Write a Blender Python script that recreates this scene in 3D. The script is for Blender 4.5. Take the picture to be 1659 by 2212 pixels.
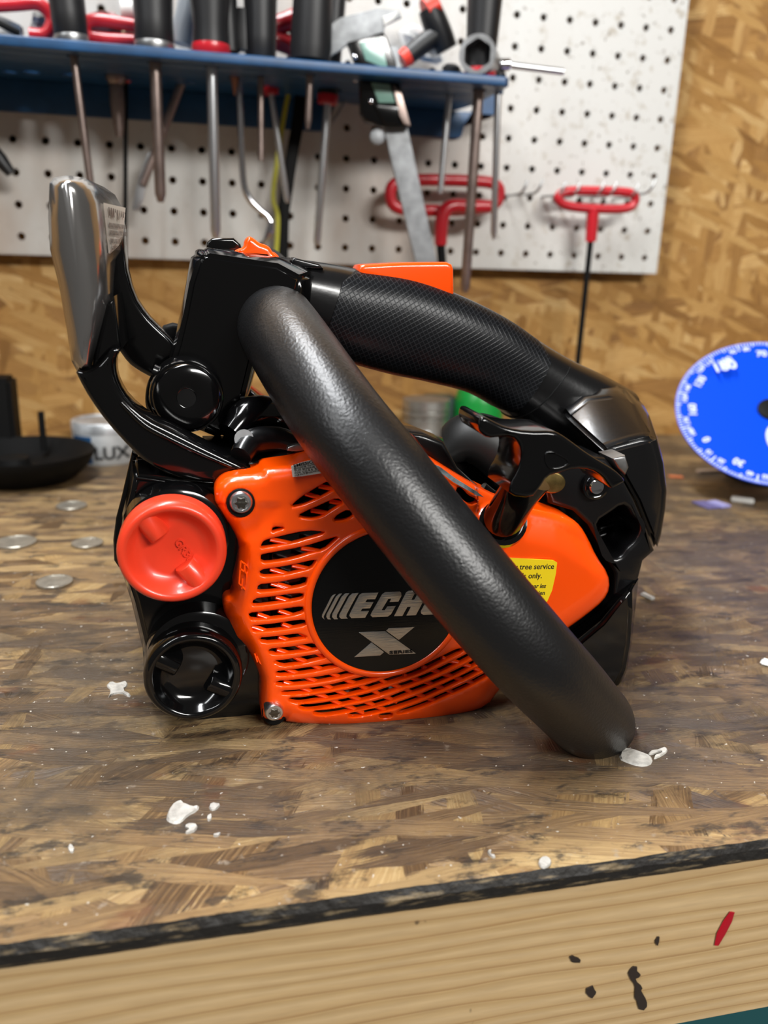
import bpy, bmesh, math, random
import numpy as np
from mathutils import Vector, Matrix, geometry
random.seed(7)
scene = bpy.context.scene
for o in list(bpy.data.objects): bpy.data.objects.remove(o)
COL = scene.collection
V = Vector

# ---------------------------------------------------------------- camera
FPX = 1791.6                                   # focal length in pixels of the 1659 x 2212 photograph
CAM = V((0.14009, -0.79247, 0.17399))          # bench top is z = 0, pegboard face is y = 0
RIGHT = V((0.97567, -0.21717, 0.03001)); DOWN = V((-0.03479, -0.28849, -0.95685)); FWD = V((0.21646, 0.93253, -0.28903))
cam_d = bpy.data.cameras.new('camera'); cam = bpy.data.objects.new('camera', cam_d); COL.objects.link(cam)
m = Matrix((RIGHT, -DOWN, -FWD)).transposed().to_4x4(); m.translation = CAM
cam.matrix_world = m
cam_d.sensor_fit = 'VERTICAL'; cam_d.sensor_height = 36; cam_d.lens = FPX/2212*36
cam_d.clip_start = 0.01
cam_d.dof.use_dof = True; cam_d.dof.focus_distance = 0.315; cam_d.dof.aperture_fstop = 9.0
scene.camera = cam

# ---------------------------------------------------------------- world, lamps, exposure
w = bpy.data.worlds.new('world'); scene.world = w; w.use_nodes = True
w.node_tree.nodes['Background'].inputs[0].default_value = (1.0, 0.93, 0.85, 1)
w.node_tree.nodes['Background'].inputs[1].default_value = 0.09
def area(name, loc, target, sx, sy, power, color=(1, 1, 1)):
    d = bpy.data.lights.new(name, 'AREA'); d.shape = 'RECTANGLE'; d.size = sx; d.size_y = sy; d.energy = power; d.color = color
    o = bpy.data.objects.new(name, d); COL.objects.link(o); o.location = loc
    o.rotation_euler = (V(target)-V(loc)).to_track_quat('-Z', 'Y').to_euler(); return o
area('shop_light', (0.85, -1.95, 1.08), (0.25, -0.2, 0.15), 1.0, 0.20, 35, (1.0, 0.985, 0.95))
area('shop_light', (-0.02, -0.36, 1.25), (0.15, -0.42, 0), 1.2, 0.16, 30, (0.96, 0.98, 1.0))
area('shop_light', (-1.1, -1.3, 1.5), (0.2, -0.3, 0.1), 0.12, 1.2, 12, (0.97, 0.99, 1.0))
scene.view_settings.view_transform = 'Standard'; scene.view_settings.look = 'None'
scene.view_settings.exposure = 0.0; scene.view_settings.gamma = 1.0; scene.view_settings.use_curve_mapping = False

# ---------------------------------------------------------------- geometry helpers
def ray(u, v): return RIGHT*((u-829.5)/FPX) + DOWN*((v-1106)/FPX) + FWD
def P(u, v, Y):                                # the point of the vertical plane y = Y seen at (u, v)
    d = ray(u, v); return CAM + d*((Y-CAM.y)/d.y)
def PZ(u, v, Z=0.0):                           # the point of the level plane z = Z
    d = ray(u, v); return CAM + d*((Z-CAM.z)/d.z)
SY = -0.513                                    # outer face of the saw's starter cover
def S(u, v, t=0.0): return P(u, v, SY+t)
def D(u, v, zc): return CAM + ray(u, v)*zc
def px(Pt): return 1.0/((Pt-CAM).dot(FWD))*FPX  # pixels per metre at a point

def wloc(o):
    l = V((0, 0, 0))
    while o: l += o.location; o = o.parent
    return l
def link(name, me, mat, parent=None, smooth=35, loc=None):
    base = wloc(parent)
    here = V(loc) if loc is not None else (base if parent else V((0, 0, 0)))
    me.transform(Matrix.Translation(-here))
    o = bpy.data.objects.new(name, me); COL.objects.link(o)
    if parent: o.parent = parent
    o.location = here-base
    mats = mat if isinstance(mat, (list, tuple)) else [mat]
    if not me.materials:
        for q in mats: me.materials.append(q)
    if smooth:
        me.polygons.foreach_set('use_smooth', [True]*len(me.polygons)); me.set_sharp_from_angle(angle=math.radians(smooth))
    me.update()
    return o
def tag(o, label=None, cat=None, group=None, kind=None):
    if label: o['label'] = label
    if cat: o['category'] = cat
    if group: o['group'] = group
    if kind: o['kind'] = kind
    return o
def thing(name, label, cat, loc, group=None):
    o = bpy.data.objects.new(name, None); COL.objects.link(o); o.location = loc; o.empty_display_size = 0.02
    return tag(o, label, cat, group)
def bm_mesh(bm, name='m', normals=True):
    if normals: bmesh.ops.recalc_face_normals(bm, faces=bm.faces)
    me = bpy.data.meshes.new(name); bm.to_mesh(me); bm.free(); return me
def chaikin(p, n=1, closed=True):
    for _ in range(n):
        q = []
        for i in range(len(p) if closed else len(p)-1):
            a = p[i]; b = p[(i+1) % len(p)]
            q.append(tuple(a[k]*.75+b[k]*.25 for k in range(len(a)))); q.append(tuple(a[k]*.25+b[k]*.75 for k in range(len(a))))
        if not closed: q = [p[0]]+q+[p[-1]]
        p = q
    return p
def inset(p, d):
    """offset a closed 2D polygon inwards by d"""
    n = len(p); A = sum(p[i][0]*p[(i+1) % n][1]-p[(i+1) % n][0]*p[i][1] for i in range(n))
    s = 1 if A > 0 else -1; out = []
    for i in range(n):
        a = V(p[i-1]); b = V(p[i]); c = V(p[(i+1) % n])
        e1 = (b-a); e2 = (c-b)
        if e1.length < 1e-9 or e2.length < 1e-9: out.append(tuple(b)); continue
        e1.normalize(); e2.normalize()
        n1 = V((-e1.y, e1.x))*s; n2 = V((-e2.y, e2.x))*s; q = n1+n2
        if q.length < 0.3: q = n1
        q.normalize(); k = d/max(0.45, q.dot(n1)); out.append((b.x+q.x*k, b.y+q.y*k))
    return out
def plate(outline, holes, depth, bev, to3, seg=2):
    """solid plate from a 2D outline with holes; to3(x, y, w) maps to the world, w = 0 front, depth = back"""
    cu = bpy.data.curves.new('c', 'CURVE'); cu.dimensions = '2D'; cu.fill_mode = 'BOTH'
    for pts in [outline]+list(holes):
        sp = cu.splines.new('POLY'); sp.points.add(len(pts)-1)
        for i, q in enumerate(pts): sp.points[i].co = (q[0], q[1], 0, 1)
        sp.use_cyclic_u = True
    K = 100.0
    for sp in cu.splines:
        for q in sp.points: q.co = (q.co[0]*K, q.co[1]*K, 0, 1)
    cu.extrude = max(depth/2-bev, 1e-5)*K; cu.bevel_depth = bev*K; cu.bevel_resolution = seg; cu.offset = -bev*K
    o = bpy.data.objects.new('c', cu); COL.objects.link(o)
    dg = bpy.context.evaluated_depsgraph_get(); dg.update()
    me = bpy.data.meshes.new_from_object(o.evaluated_get(dg))
    bpy.data.objects.remove(o); bpy.data.curves.remove(cu)
    bm = bmesh.new(); bm.from_mesh(me); bpy.data.meshes.remove(me)
    bmesh.ops.remove_doubles(bm, verts=bm.verts, dist=1e-4)
    for v_ in bm.verts:
        c = v_.co/K; v_.co = to3(c.x, c.y, depth/2-c.z)
    return bm_mesh(bm)
def prism(name, pts, t0, t1, mat, parent, bev=0.0015, holes=(), smooth_n=0, Y0=SY, smooth=40, taper=None, round_holes=1, loc=None):
    """outline traced in pixels on the plane y = Y0+t0, carried straight back to Y0+t1"""
    if smooth_n: pts = chaikin(pts, smooth_n)
    def c2(q): a = P(q[0], q[1], Y0+t0); return (a.x, a.z)
    hs = [[c2(q) for q in (chaikin(h, round_holes) if round_holes else h)] for h in holes]
    f = lambda x, y, w_: V((x, Y0+t0+w_, y))
    return link(name, plate([c2(q) for q in pts], hs, t1-t0, bev, f, 3), mat, parent, smooth, loc)
def catmull(pts, n=8):
    out = []; L = len(pts)
    for i in range(L-1):
        p0 = pts[max(i-1, 0)]; p1 = pts[i]; p2 = pts[i+1]; p3 = pts[min(i+2, L-1)]
        for k in range(n):
            s = k/n
            out.append(tuple(0.5*((2*b)+(-a+c)*s+(2*a-5*b+4*c-d)*s*s+(-a+3*b-3*c+d)*s**3) for a, b, c, d in zip(p0, p1, p2, p3)))
    out.append(tuple(pts[-1])); return out
def sweep_bm(path, radii, seg=16, cap=True, bm=None, closed=False, up=V((0, 1, 0)), exps=2.0, smoothcap=False):
    """path: Vectors; radii: r or (r across, r along up)"""
    bm = bm or bmesh.new(); rings = []; n = len(path)
    for i, p in enumerate(path):
        if closed: tg = path[(i+1) % n]-path[i-1]
        else: tg = path[min(i+1, n-1)]-path[max(i-1, 0)]
        tg.normalize(); b = up-tg*up.dot(tg)
        if b.length < 0.05: b = V((1, 0, 0)) - tg*tg.x
        b.normalize(); a = tg.cross(b)
        r = radii[i] if isinstance(radii, (list, tuple)) and isinstance(radii[0], (list, tuple)) else (radii[i],)*2 if isinstance(radii, list) else (radii, radii)
        ring = []
        for k in range(seg):
            an = 2*math.pi*k/seg; c = math.cos(an); s_ = math.sin(an); e = 2/exps
            c2 = math.copysign(abs(c)**e, c); s2 = math.copysign(abs(s_)**e, s_)
            ring.append(bm.verts.new(p+a*(r[0]*c2)+b*(r[1]*s2)))
        rings.append(ring)
    for i in range(n if closed else n-1):
        A = rings[i]; B = rings[(i+1) % n]
        for k in range(seg): bm.faces.new((A[k], A[(k+1) % seg], B[(k+1) % seg], B[k]))
    if cap and not closed: bm.faces.new(rings[0][::-1]); bm.faces.new(rings[-1])
    return bm
def tube(name, path, r, mat, parent=None, seg=14, n=0, loc=None, **k):
    if n:
        rr = r if isinstance(r, list) else [r]*len(path)
        rr = [x if isinstance(x, (tuple, list)) else (x, x) for x in rr]
        q = catmull([tuple(p)+tuple(x) for p, x in zip(path, rr)], n)
        path = [V(a[:3]) for a in q]; r = [(a[3], a[4]) for a in q]
    return link(name, bm_mesh(sweep_bm(path, r, seg, **k)), mat, parent, 50, loc)
def lathe_bm(origin, axis, prof, seg=32, bm=None, caps=True):
    """prof: (distance along axis, radius)"""
    bm = bm or bmesh.new(); axis = V(axis).normalized(); a = axis.orthogonal().normalized(); b = axis.cross(a); rings = []
    for d, r in prof:
        c = V(origin)+axis*d
        if r < 1e-6: rings.append([bm.verts.new(c)])
        else: rings.append([bm.verts.new(c+a*(r*math.cos(2*math.pi*k/seg))+b*(r*math.sin(2*math.pi*k/seg))) for k in range(seg)])
    for A, B in zip(rings, rings[1:]):
        if len(A) == 1 and len(B) == 1: continue
        for k in range(seg):
            if len(A) == 1: bm.faces.new((A[0], B[k], B[(k+1) % seg]))
            elif len(B) == 1: bm.faces.new((A[k], A[(k+1) % seg], B[0]))
            else: bm.faces.new((A[k], A[(k+1) % seg], B[(k+1) % seg], B[k]))
    if caps and len(rings[0]) > 1: bm.faces.new(rings[0][::-1])
    if caps and len(rings[-1]) > 1: bm.faces.new(rings[-1])
    return bm
def lathe(name, origin, axis, prof, mat, parent=None, seg=32, smooth=40, loc=None, caps=True):
    return link(name, bm_mesh(lathe_bm(origin, axis, prof, seg, None, caps)), mat, parent, smooth, loc)
def loft(name, layers, mat, parent, bev=0.002, sub=0, smooth=45, Y0=SY, segs=3):
    """layers: (t, [pixels]) closed outlines with equal counts, front first"""
    bm = bmesh.new(); rings = [[bm.verts.new(P(q[0], q[1], Y0+t)) for q in pts] for t, pts in layers]
    for A, B in zip(rings, rings[1:]):
        n = len(A)
        for k in range(n): bm.faces.new((A[k], A[(k+1) % n], B[(k+1) % n], B[k]))
    bm.faces.new(rings[0][::-1]); bm.faces.new(rings[-1])
    if bev:
        bmesh.ops.recalc_face_normals(bm, faces=bm.faces)
        es = [e for e in bm.edges if len(e.link_faces) == 2 and e.calc_face_angle(0) > math.radians(28)]
        bmesh.ops.bevel(bm, geom=es, offset=bev, segments=segs, affect='EDGES', clamp_overlap=True)
    o = link(name, bm_mesh(bm), mat, parent, smooth)
    if sub:
        mo = o.modifiers.new('s', 'SUBSURF'); mo.levels = sub; mo.render_levels = sub
    return o
def box_bm(c, sx, sy, sz, bm=None, rot=None):
    bm = bm or bmesh.new(); vs = []
    for x in (-1, 1):
        for y in (-1, 1):
            for z in (-1, 1):
                q = V((x*sx/2, y*sy/2, z*sz/2))
                if rot: q = rot@q
                vs.append(bm.verts.new(V(c)+q))
    for f in ((0, 1, 3, 2), (4, 6, 7, 5), (0, 4, 5, 1), (2, 3, 7, 6), (0, 2, 6, 4), (1, 5, 7, 3)): bm.faces.new([vs[i] for i in f])
    return bm
def bevel_bm(bm, d, seg=2):
    bmesh.ops.recalc_face_normals(bm, faces=bm.faces)
    bmesh.ops.bevel(bm, geom=list(bm.edges), offset=d, segments=seg, affect='EDGES', clamp_overlap=True); return bm
def text_bm(s, size, origin, ux, uy, depth=0.0002, align='LEFT', bm=None, shear=0.0, bold=0.0, sx=1.0):
    cu = bpy.data.curves.new('t', 'FONT'); cu.body = s; cu.size = 1.0; cu.align_x = align; cu.shear = shear; cu.offset = bold; cu.resolution_u = 3
    cu.extrude = depth/size/2
    o = bpy.data.objects.new('t', cu); COL.objects.link(o)
    dg = bpy.context.evaluated_depsgraph_get(); dg.update()
    me = bpy.data.meshes.new_from_object(o.evaluated_get(dg)); bpy.data.objects.remove(o); bpy.data.curves.remove(cu)
    ux = V(ux).normalized(); uy = V(uy).normalized(); nn = ux.cross(uy)
    bm = bm or bmesh.new(); n0 = len(bm.verts); bm.from_mesh(me); bpy.data.meshes.remove(me); bm.verts.ensure_lookup_table()
    for v_ in list(bm.verts)[n0:]:
        c = v_.co.copy(); v_.co = V(origin)+ux*(c.x*size*sx)+uy*(c.y*size)+nn*(c.z*size)
    return bm

# ---------------------------------------------------------------- materials
def newmat(name):
    mt = bpy.data.materials.new(name); mt.use_nodes = True; nt = mt.node_tree
    return mt, nt, nt.nodes['Principled BSDF']
def nd(nt, typ, **k):
    n = nt.nodes.new(typ)
    for a, b in k.items():
        if a.startswith('i_'): n.inputs[int(a[2:])].default_value = b
        else: setattr(n, a, b)
    return n
def mat(name, col, rough=0.5, metal=0.0, bump=0.0, bscale=300, coat=0.0, spec=0.5, var=0.0, vscale=40, trans=0.0, stretch=None):
    mt, nt, b = newmat(name)
    b.inputs['Base Color'].default_value = (*col, 1); b.inputs['Roughness'].default_value = rough; b.inputs['Metallic'].default_value = metal
    b.inputs['Coat Weight'].default_value = coat; b.inputs['Coat Roughness'].default_value = 0.05; b.inputs['Specular IOR Level'].default_value = spec
    if trans: b.inputs['Transmission Weight'].default_value = trans
    tc = nd(nt, 'ShaderNodeTexCoord'); src = tc.outputs['Object']
    if stretch:
        mp = nd(nt, 'ShaderNodeMapping'); mp.inputs['Scale'].default_value = stretch; nt.links.new(src, mp.inputs[0]); src = mp.outputs[0]
    if bump:
        n = nd(nt, 'ShaderNodeTexNoise'); n.inputs['Scale'].default_value = bscale; n.inputs['Detail'].default_value = 3; nt.links.new(src, n.inputs['Vector'])
        bp = nd(nt, 'ShaderNodeBump'); bp.inputs['Strength'].default_value = bump; bp.inputs['Distance'].default_value = 0.0005
        nt.links.new(n.outputs[0], bp.inputs['Height']); nt.links.new(bp.outputs[0], b.inputs['Normal'])
    if var:
        n = nd(nt, 'ShaderNodeTexNoise'); n.inputs['Scale'].default_value = vscale; n.inputs['Detail'].default_value = 4; nt.links.new(src, n.inputs['Vector'])
        r = nd(nt, 'ShaderNodeValToRGB'); r.color_ramp.elements[0].position = 0.3; r.color_ramp.elements[1].position = 0.7
        r.color_ramp.elements[0].color = (*[max(0, c*(1-var)) for c in col], 1); r.color_ramp.elements[1].color = (*[min(1, c*(1+var)) for c in col], 1)
        nt.links.new(n.outputs[0], r.inputs[0]); nt.links.new(r.outputs[0], b.inputs['Base Color'])
    return mt
def osb(name, axes, cols, grime=None, scale=1.0, seed=0.0, rough=0.6, lenf=0.62, lay=None):
    """oriented strand board: layered, randomly kept flakes of long cells; axes = the two object axes of the face"""
    mt, nt, b = newmat(name); L = nt.links.new
    tc = nd(nt, 'ShaderNodeTexCoord'); sp = nd(nt, 'ShaderNodeSeparateXYZ'); L(tc.outputs['Object'], sp.inputs[0])
    cb = nd(nt, 'ShaderNodeCombineXYZ'); L(sp.outputs[axes[0]], cb.inputs[0]); L(sp.outputs[axes[1]], cb.inputs[1])
    wn = nd(nt, 'ShaderNodeTexNoise'); wn.inputs['Scale'].default_value = 30*scale; wn.inputs['Detail'].default_value = 4; L(cb.outputs[0], wn.inputs['Vector'])
    wa = nd(nt, 'ShaderNodeVectorMath', operation='MULTIPLY_ADD'); L(wn.outputs['Color'], wa.inputs[0]); wa.inputs[1].default_value = (0.005/scale, 0.005/scale, 0); L(cb.outputs[0], wa.inputs[2])
    ramp_cols = cols
    cur = None; hcur = None
    lay = lay or [(8, 34, 90, 0.0), (24, 24, 70, .42), (75, 22, 62, .5), (118, 30, 90, .5), (165, 26, 75, .5), (48, 38, 100, .6), (-8, 30, 85, .55), (95, 60, 160, .66), (20, 70, 190, .62)]
    for i, (ang, sx, sy, thr) in enumerate(lay):
        mp = nd(nt, 'ShaderNodeMapping'); mp.inputs['Rotation'].default_value = (0, 0, math.radians(ang)); mp.inputs['Location'].default_value = (i*3.7+seed, i*1.3, 0)
        L(wa.outputs[0], mp.inputs[0])
        mp2 = nd(nt, 'ShaderNodeMapping'); mp2.inputs['Scale'].default_value = (sx*lenf*scale, sy*scale, 1); L(mp.outputs[0], mp2.inputs[0]); mp = mp2
        vo = nd(nt, 'ShaderNodeTexVoronoi', voronoi_dimensions='2D', feature='F1'); vo.inputs['Scale'].default_value = 1.0; L(mp2.outputs[0], vo.inputs['Vector'])
        sc = nd(nt, 'ShaderNodeSeparateColor'); L(vo.outputs['Color'], sc.inputs[0])
        fm = nd(nt, 'ShaderNodeMapping'); fm.inputs['Scale'].default_value = (1.5, 9, 1); L(mp.outputs[0], fm.inputs[0])
        fn = nd(nt, 'ShaderNodeTexNoise'); fn.inputs['Scale'].default_value = 1.6; fn.inputs['Detail'].default_value = 5; fn.inputs['Roughness'].default_value = 0.65; L(fm.outputs[0], fn.inputs['Vector'])
        ad = nd(nt, 'ShaderNodeMath', operation='MULTIPLY_ADD'); L(fn.outputs[0], ad.inputs[0]); ad.inputs[1].default_value = 1.15; ml_ = nd(nt, 'ShaderNodeMath', operation='MULTIPLY'); ml_.inputs[1].default_value = 0.72; L(sc.outputs[1], ml_.inputs[0]); L(ml_.outputs[0], ad.inputs[2])
        sb = nd(nt, 'ShaderNodeMath', operation='MULTIPLY_ADD'); L(ad.outputs[0], sb.inputs[0]); sb.inputs[1].default_value = 0.85; sb.inputs[2].default_value = -0.3
        rp = nd(nt, 'ShaderNodeValToRGB'); el = rp.color_ramp.elements
        while len(el) < len(ramp_cols): el.new(0.5)
        for k, (pos, c) in enumerate(ramp_cols): el[k].position = pos; el[k].color = (*c, 1)
        L(sb.outputs[0], rp.inputs[0])
        if cur is None: cur = rp.outputs[0]; hcur = sb.outputs[0]
        else:
            g1 = nd(nt, 'ShaderNodeMath', operation='GREATER_THAN'); L(sc.outputs[0], g1.inputs[0]); g1.inputs[1].default_value = thr-0.12
            dn_ = nd(nt, 'ShaderNodeMath', operation='MULTIPLY_ADD'); L(fn.outputs[0], dn_.inputs[0]); dn_.inputs[1].default_value = 0.9; L(vo.outputs['Distance'], dn_.inputs[2])
            g2 = nd(nt, 'ShaderNodeMath', operation='LESS_THAN'); L(dn_.outputs[0], g2.inputs[0]); g2.inputs[1].default_value = 0.98
            gt = nd(nt, 'ShaderNodeMath', operation='MULTIPLY'); L(g1.outputs[0], gt.inputs[0]); L(g2.outputs[0], gt.inputs[1])
            mx = nd(nt, 'ShaderNodeMix', data_type='RGBA'); L(gt.outputs[0], mx.inputs[0]); L(cur, mx.inputs[6]); L(rp.outputs[0], mx.inputs[7]); cur = mx.outputs[2]
            mh = nd(nt, 'ShaderNodeMix'); L(gt.outputs[0], mh.inputs[0]); L(hcur, mh.inputs[2]); L(sb.outputs[0], mh.inputs[3]); hcur = mh.outputs[0]
    if grime: cur = grime(nt, cb.outputs[0], cur, sp)
    L(cur, b.inputs['Base Color']); b.inputs['Roughness'].default_value = rough
    bp = nd(nt, 'ShaderNodeBump'); bp.inputs['Strength'].default_value = 0.6; bp.inputs['Distance'].default_value = 0.0016; L(hcur, bp.inputs['Height']); L(bp.outputs[0], b.inputs['Normal'])
    return mt
def mixc(nt, fac, a, bcol, mode='MIX'):
    mx = nd(nt, 'ShaderNodeMix', data_type='RGBA', blend_type=mode); L = nt.links.new
    if isinstance(fac, float): mx.inputs[0].default_value = fac
    else: L(fac, mx.inputs[0])
    L(a, mx.inputs[6])
    if isinstance(bcol, tuple): mx.inputs[7].default_value = (*bcol, 1)
    else: L(bcol, mx.inputs[7])
    return mx.outputs[2]
def noise_fac(nt, vec, scale, lo, hi, detail=5, amp=1.0, rough=0.6, stretch=None):
    L = nt.links.new
    if stretch:
        mp = nd(nt, 'ShaderNodeMapping'); mp.inputs['Scale'].default_value = stretch; L(vec, mp.inputs[0]); vec = mp.outputs[0]
    n = nd(nt, 'ShaderNodeTexNoise'); n.inputs['Scale'].default_value = scale; n.inputs['Detail'].default_value = detail; n.inputs['Roughness'].default_value = rough; L(vec, n.inputs['Vector'])
    mr = nd(nt, 'ShaderNodeMapRange'); mr.inputs[1].default_value = lo; mr.inputs[2].default_value = hi; mr.inputs[4].default_value = amp; L(n.outputs[0], mr.inputs[0]); return mr.outputs[0]
def rgb_(nt, c):
    n = nd(nt, 'ShaderNodeRGB'); n.outputs[0].default_value = (*c, 1); return n.outputs[0]
def bench_grime(nt, vec, cur, sp):
    L = nt.links.new
    f1 = noise_fac(nt, vec, 11, 0.27, 0.58, 10, 0.96, 0.74)
    # the front few centimetres are worn back to bright wood, and so is a patch at the back left
    my = nd(nt, 'ShaderNodeMapRange'); my.inputs[1].default_value = -0.302; my.inputs[2].default_value = -0.250; my.inputs[3].default_value = 0.22; my.inputs[4].default_value = 1.0; L(sp.outputs[1], my.inputs[0])
    mu = nd(nt, 'ShaderNodeMath', operation='MULTIPLY'); L(f1, mu.inputs[0]); L(my.outputs[0], mu.inputs[1])
    vd = nd(nt, 'ShaderNodeVectorMath', operation='DISTANCE'); L(vec, vd.inputs[0]); vd.inputs[1].default_value = (-0.15, 0.08, 0)   # object origin is the bench root
    pr_ = nd(nt, 'ShaderNodeMapRange'); pr_.inputs[1].default_value = 0.08; pr_.inputs[2].default_value = 0.20; pr_.inputs[3].default_value = 0.45; pr_.inputs[4].default_value = 1.0; L(vd.outputs['Value'], pr_.inputs[0])
    mv = nd(nt, 'ShaderNodeMath', operation='MULTIPLY'); L(mu.outputs[0], mv.inputs[0]); L(pr_.outputs[0], mv.inputs[1])
    st1 = noise_fac(nt, vec, 30, 0.30, 0.70, 10, 1.0, 0.78, stretch=(0.45, 4.0, 1))
    st2 = noise_fac(nt, vec, 16, 0.35, 0.65, 9, 1.0, 0.75, stretch=(1.0, 1.4, 1))
    dirt = mixc(nt, st1, rgb_(nt, (0.020, 0.014, 0.010)), (0.115, 0.080, 0.049)); dirt2 = mixc(nt, st2, rgb_(nt, (0.050, 0.037, 0.027)), (0.100, 0.077, 0.055))
    dirt = mixc(nt, 0.42, dirt, dirt2)
    c = mixc(nt, mv.outputs[0], cur, dirt)
    f2 = noise_fac(nt, vec, 50, 0.53, 0.61, 10, 0.85, 0.74, stretch=(0.8, 1.8, 1))
    c = mixc(nt, f2, c, (0.030, 0.022, 0.016))
    fs = noise_fac(nt, vec, 45, 0.60, 0.70, 10, 0.75, 0.75, stretch=(0.5, 3.0, 1)); c = mixc(nt, fs, c, (0.34, 0.23, 0.11))
    f3 = noise_fac(nt, vec, 22, 0.62, 0.72, 4, 0.65, stretch=(1, 1.6, 1))
    c = mixc(nt, f3, c, (0.15, 0.050, 0.018))
    f4 = noise_fac(nt, vec, 170, 0.63, 0.72, 6, 0.6)
    c = mixc(nt, f4, c, (0.36, 0.30, 0.23))
    f5 = noise_fac(nt, vec, 420, 0.70, 0.74, 2, 0.9)
    c = mixc(nt, f5, c, (0.66, 0.62, 0.54))
    return c
M = {}
OSBW = [(0.0, (0.11, 0.040, 0.008)), (0.25, (0.31, 0.145, 0.030)), (0.5, (0.43, 0.22, 0.055)), (0.72, (0.54, 0.31, 0.098)), (0.95, (0.70, 0.48, 0.22))]
M['osb_wall'] = osb('strand_board_wall', (0, 2), OSBW, scale=0.55, seed=2.0, lenf=0.5)
OSBB = [(0.0, (0.022, 0.014, 0.009)), (0.28, (0.13, 0.070, 0.028)), (0.5, (0.32, 0.19, 0.078)), (0.75, (0.52, 0.34, 0.14)), (0.98, (0.74, 0.54, 0.27))]
M['osb_bench'] = osb('worn_strand_board', (0, 1), OSBB, grime=bench_grime, scale=0.8, seed=5.0, rough=0.42, lenf=0.42, lay=[(4, 30, 70, 0.0), (-14, 24, 60, .45), (18, 26, 75, .5), (70, 30, 70, .76), (-35, 28, 80, .64), (38, 30, 90, .68), (6, 34, 110, .5), (-60, 40, 90, .82), (100, 60, 130, .86), (-6, 60, 190, .55), (14, 50, 150, .6)])
M['black'] = mat('gloss_black_plastic', (0.0022, 0.0022, 0.0024), 0.12, coat=0.15, spec=0.45, bump=0.03, bscale=90)
M['satin'] = mat('satin_black_plastic', (0.0040, 0.0040, 0.0044), 0.25, coat=0.1, bump=0.06, bscale=500)
M['blackmatte'] = mat('matte_black', (0.004, 0.004, 0.004), 0.6, spec=0.15)
M['orange'] = mat('gloss_orange_plastic', (0.98, 0.078, 0.0), 0.24, coat=0.35, bump=0.02, bscale=120)
M['capred'] = mat('orange_red_plastic', (0.80, 0.050, 0.018), 0.32, coat=0.2, bump=0.02, bscale=120)
M['steel'] = mat('bright_steel', (0.70, 0.71, 0.73), 0.30, 1.0, bump=0.08, bscale=300)
M['jaw'] = mat('grey_caliper_steel', (0.30, 0.31, 0.32), 0.5, 0.5, var=0.25, vscale=120)
M['chrome'] = mat('chrome', (0.75, 0.76, 0.80), 0.10, 1.0)
M['galv'] = mat('dull_steel', (0.42, 0.42, 0.42), 0.38, 1.0, var=0.25, vscale=120)
M['brown_steel'] = mat('aged_steel', (0.36, 0.28, 0.25), 0.38, 1.0, var=0.2, vscale=60)
M['brushed'] = mat('brushed_foil', (0.66, 0.65, 0.63), 0.30, 1.0, bump=0.25, bscale=150, stretch=(1, 1, 18))
M['badge'] = mat('badge_black', (0.004, 0.004, 0.004), 0.16, spec=0.3, bump=0.04, bscale=150, stretch=(1, 1, 12))
M['dark_handle'] = mat('charcoal_handle', (0.009, 0.009, 0.010), 0.45)
M['red'] = mat('red_vinyl', (0.50, 0.012, 0.022), 0.30, coat=0.2)
M['redorange'] = mat('red_orange_plastic', (0.80, 0.045, 0.02), 0.4)
M['blue'] = mat('blue_enamel', (0.010, 0.060, 0.155), 0.38, var=0.2, vscale=60)
M['white'] = mat('white_paint', (0.78, 0.77, 0.73), 0.5)
M['lcd'] = mat('lcd_glass', (0.20, 0.36, 0.30), 0.2)
M['copper'] = mat('copper', (0.55, 0.25, 0.15), 0.3, 1.0)
M['yellow'] = mat('yellow_label', (0.90, 0.66, 0.01), 0.4)
M['ink'] = mat('black_ink', (0.01, 0.01, 0.01), 0.5)
M['silverlabel'] = mat('silver_label', (0.62, 0.61, 0.58), 0.4)
# leather-grained rubber of the front bar
def rubber():
    mt, nt, b = newmat('grained_rubber'); L = nt.links.new
    b.inputs['Base Color'].default_value = (0.0055, 0.0055, 0.006, 1); b.inputs['Specular IOR Level'].default_value = 0.6; b.inputs['Roughness'].default_value = 0.37
    tc = nd(nt, 'ShaderNodeTexCoord')
    wn = nd(nt, 'ShaderNodeTexNoise'); wn.inputs['Scale'].default_value = 500; L(tc.outputs['Object'], wn.inputs['Vector'])
    wa = nd(nt, 'ShaderNodeVectorMath', operation='MULTIPLY_ADD'); L(wn.outputs['Color'], wa.inputs[0]); wa.inputs[1].default_value = (0.0012,)*3; L(tc.outputs['Object'], wa.inputs[2])
    vo = nd(nt, 'ShaderNodeTexVoronoi', feature='SMOOTH_F1'); vo.inputs['Scale'].default_value = 1050; L(wa.outputs[0], vo.inputs['Vector'])
    n2 = nd(nt, 'ShaderNodeTexNoise'); n2.inputs['Scale'].default_value = 900; L(tc.outputs['Object'], n2.inputs['Vector'])
    ad = nd(nt, 'ShaderNodeMath'); L(vo.outputs['Distance'], ad.inputs[0]); L(n2.outputs[0], ad.inputs[1])
    bp = nd(nt, 'ShaderNodeBump', invert=True); bp.inputs['Strength'].default_value = 0.30; bp.inputs['Distance'].default_value = 0.0003; L(ad.outputs[0], bp.inputs['Height']); L(bp.outputs[0], b.inputs['Normal'])
    return mt
M['rubber'] = rubber()
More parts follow.
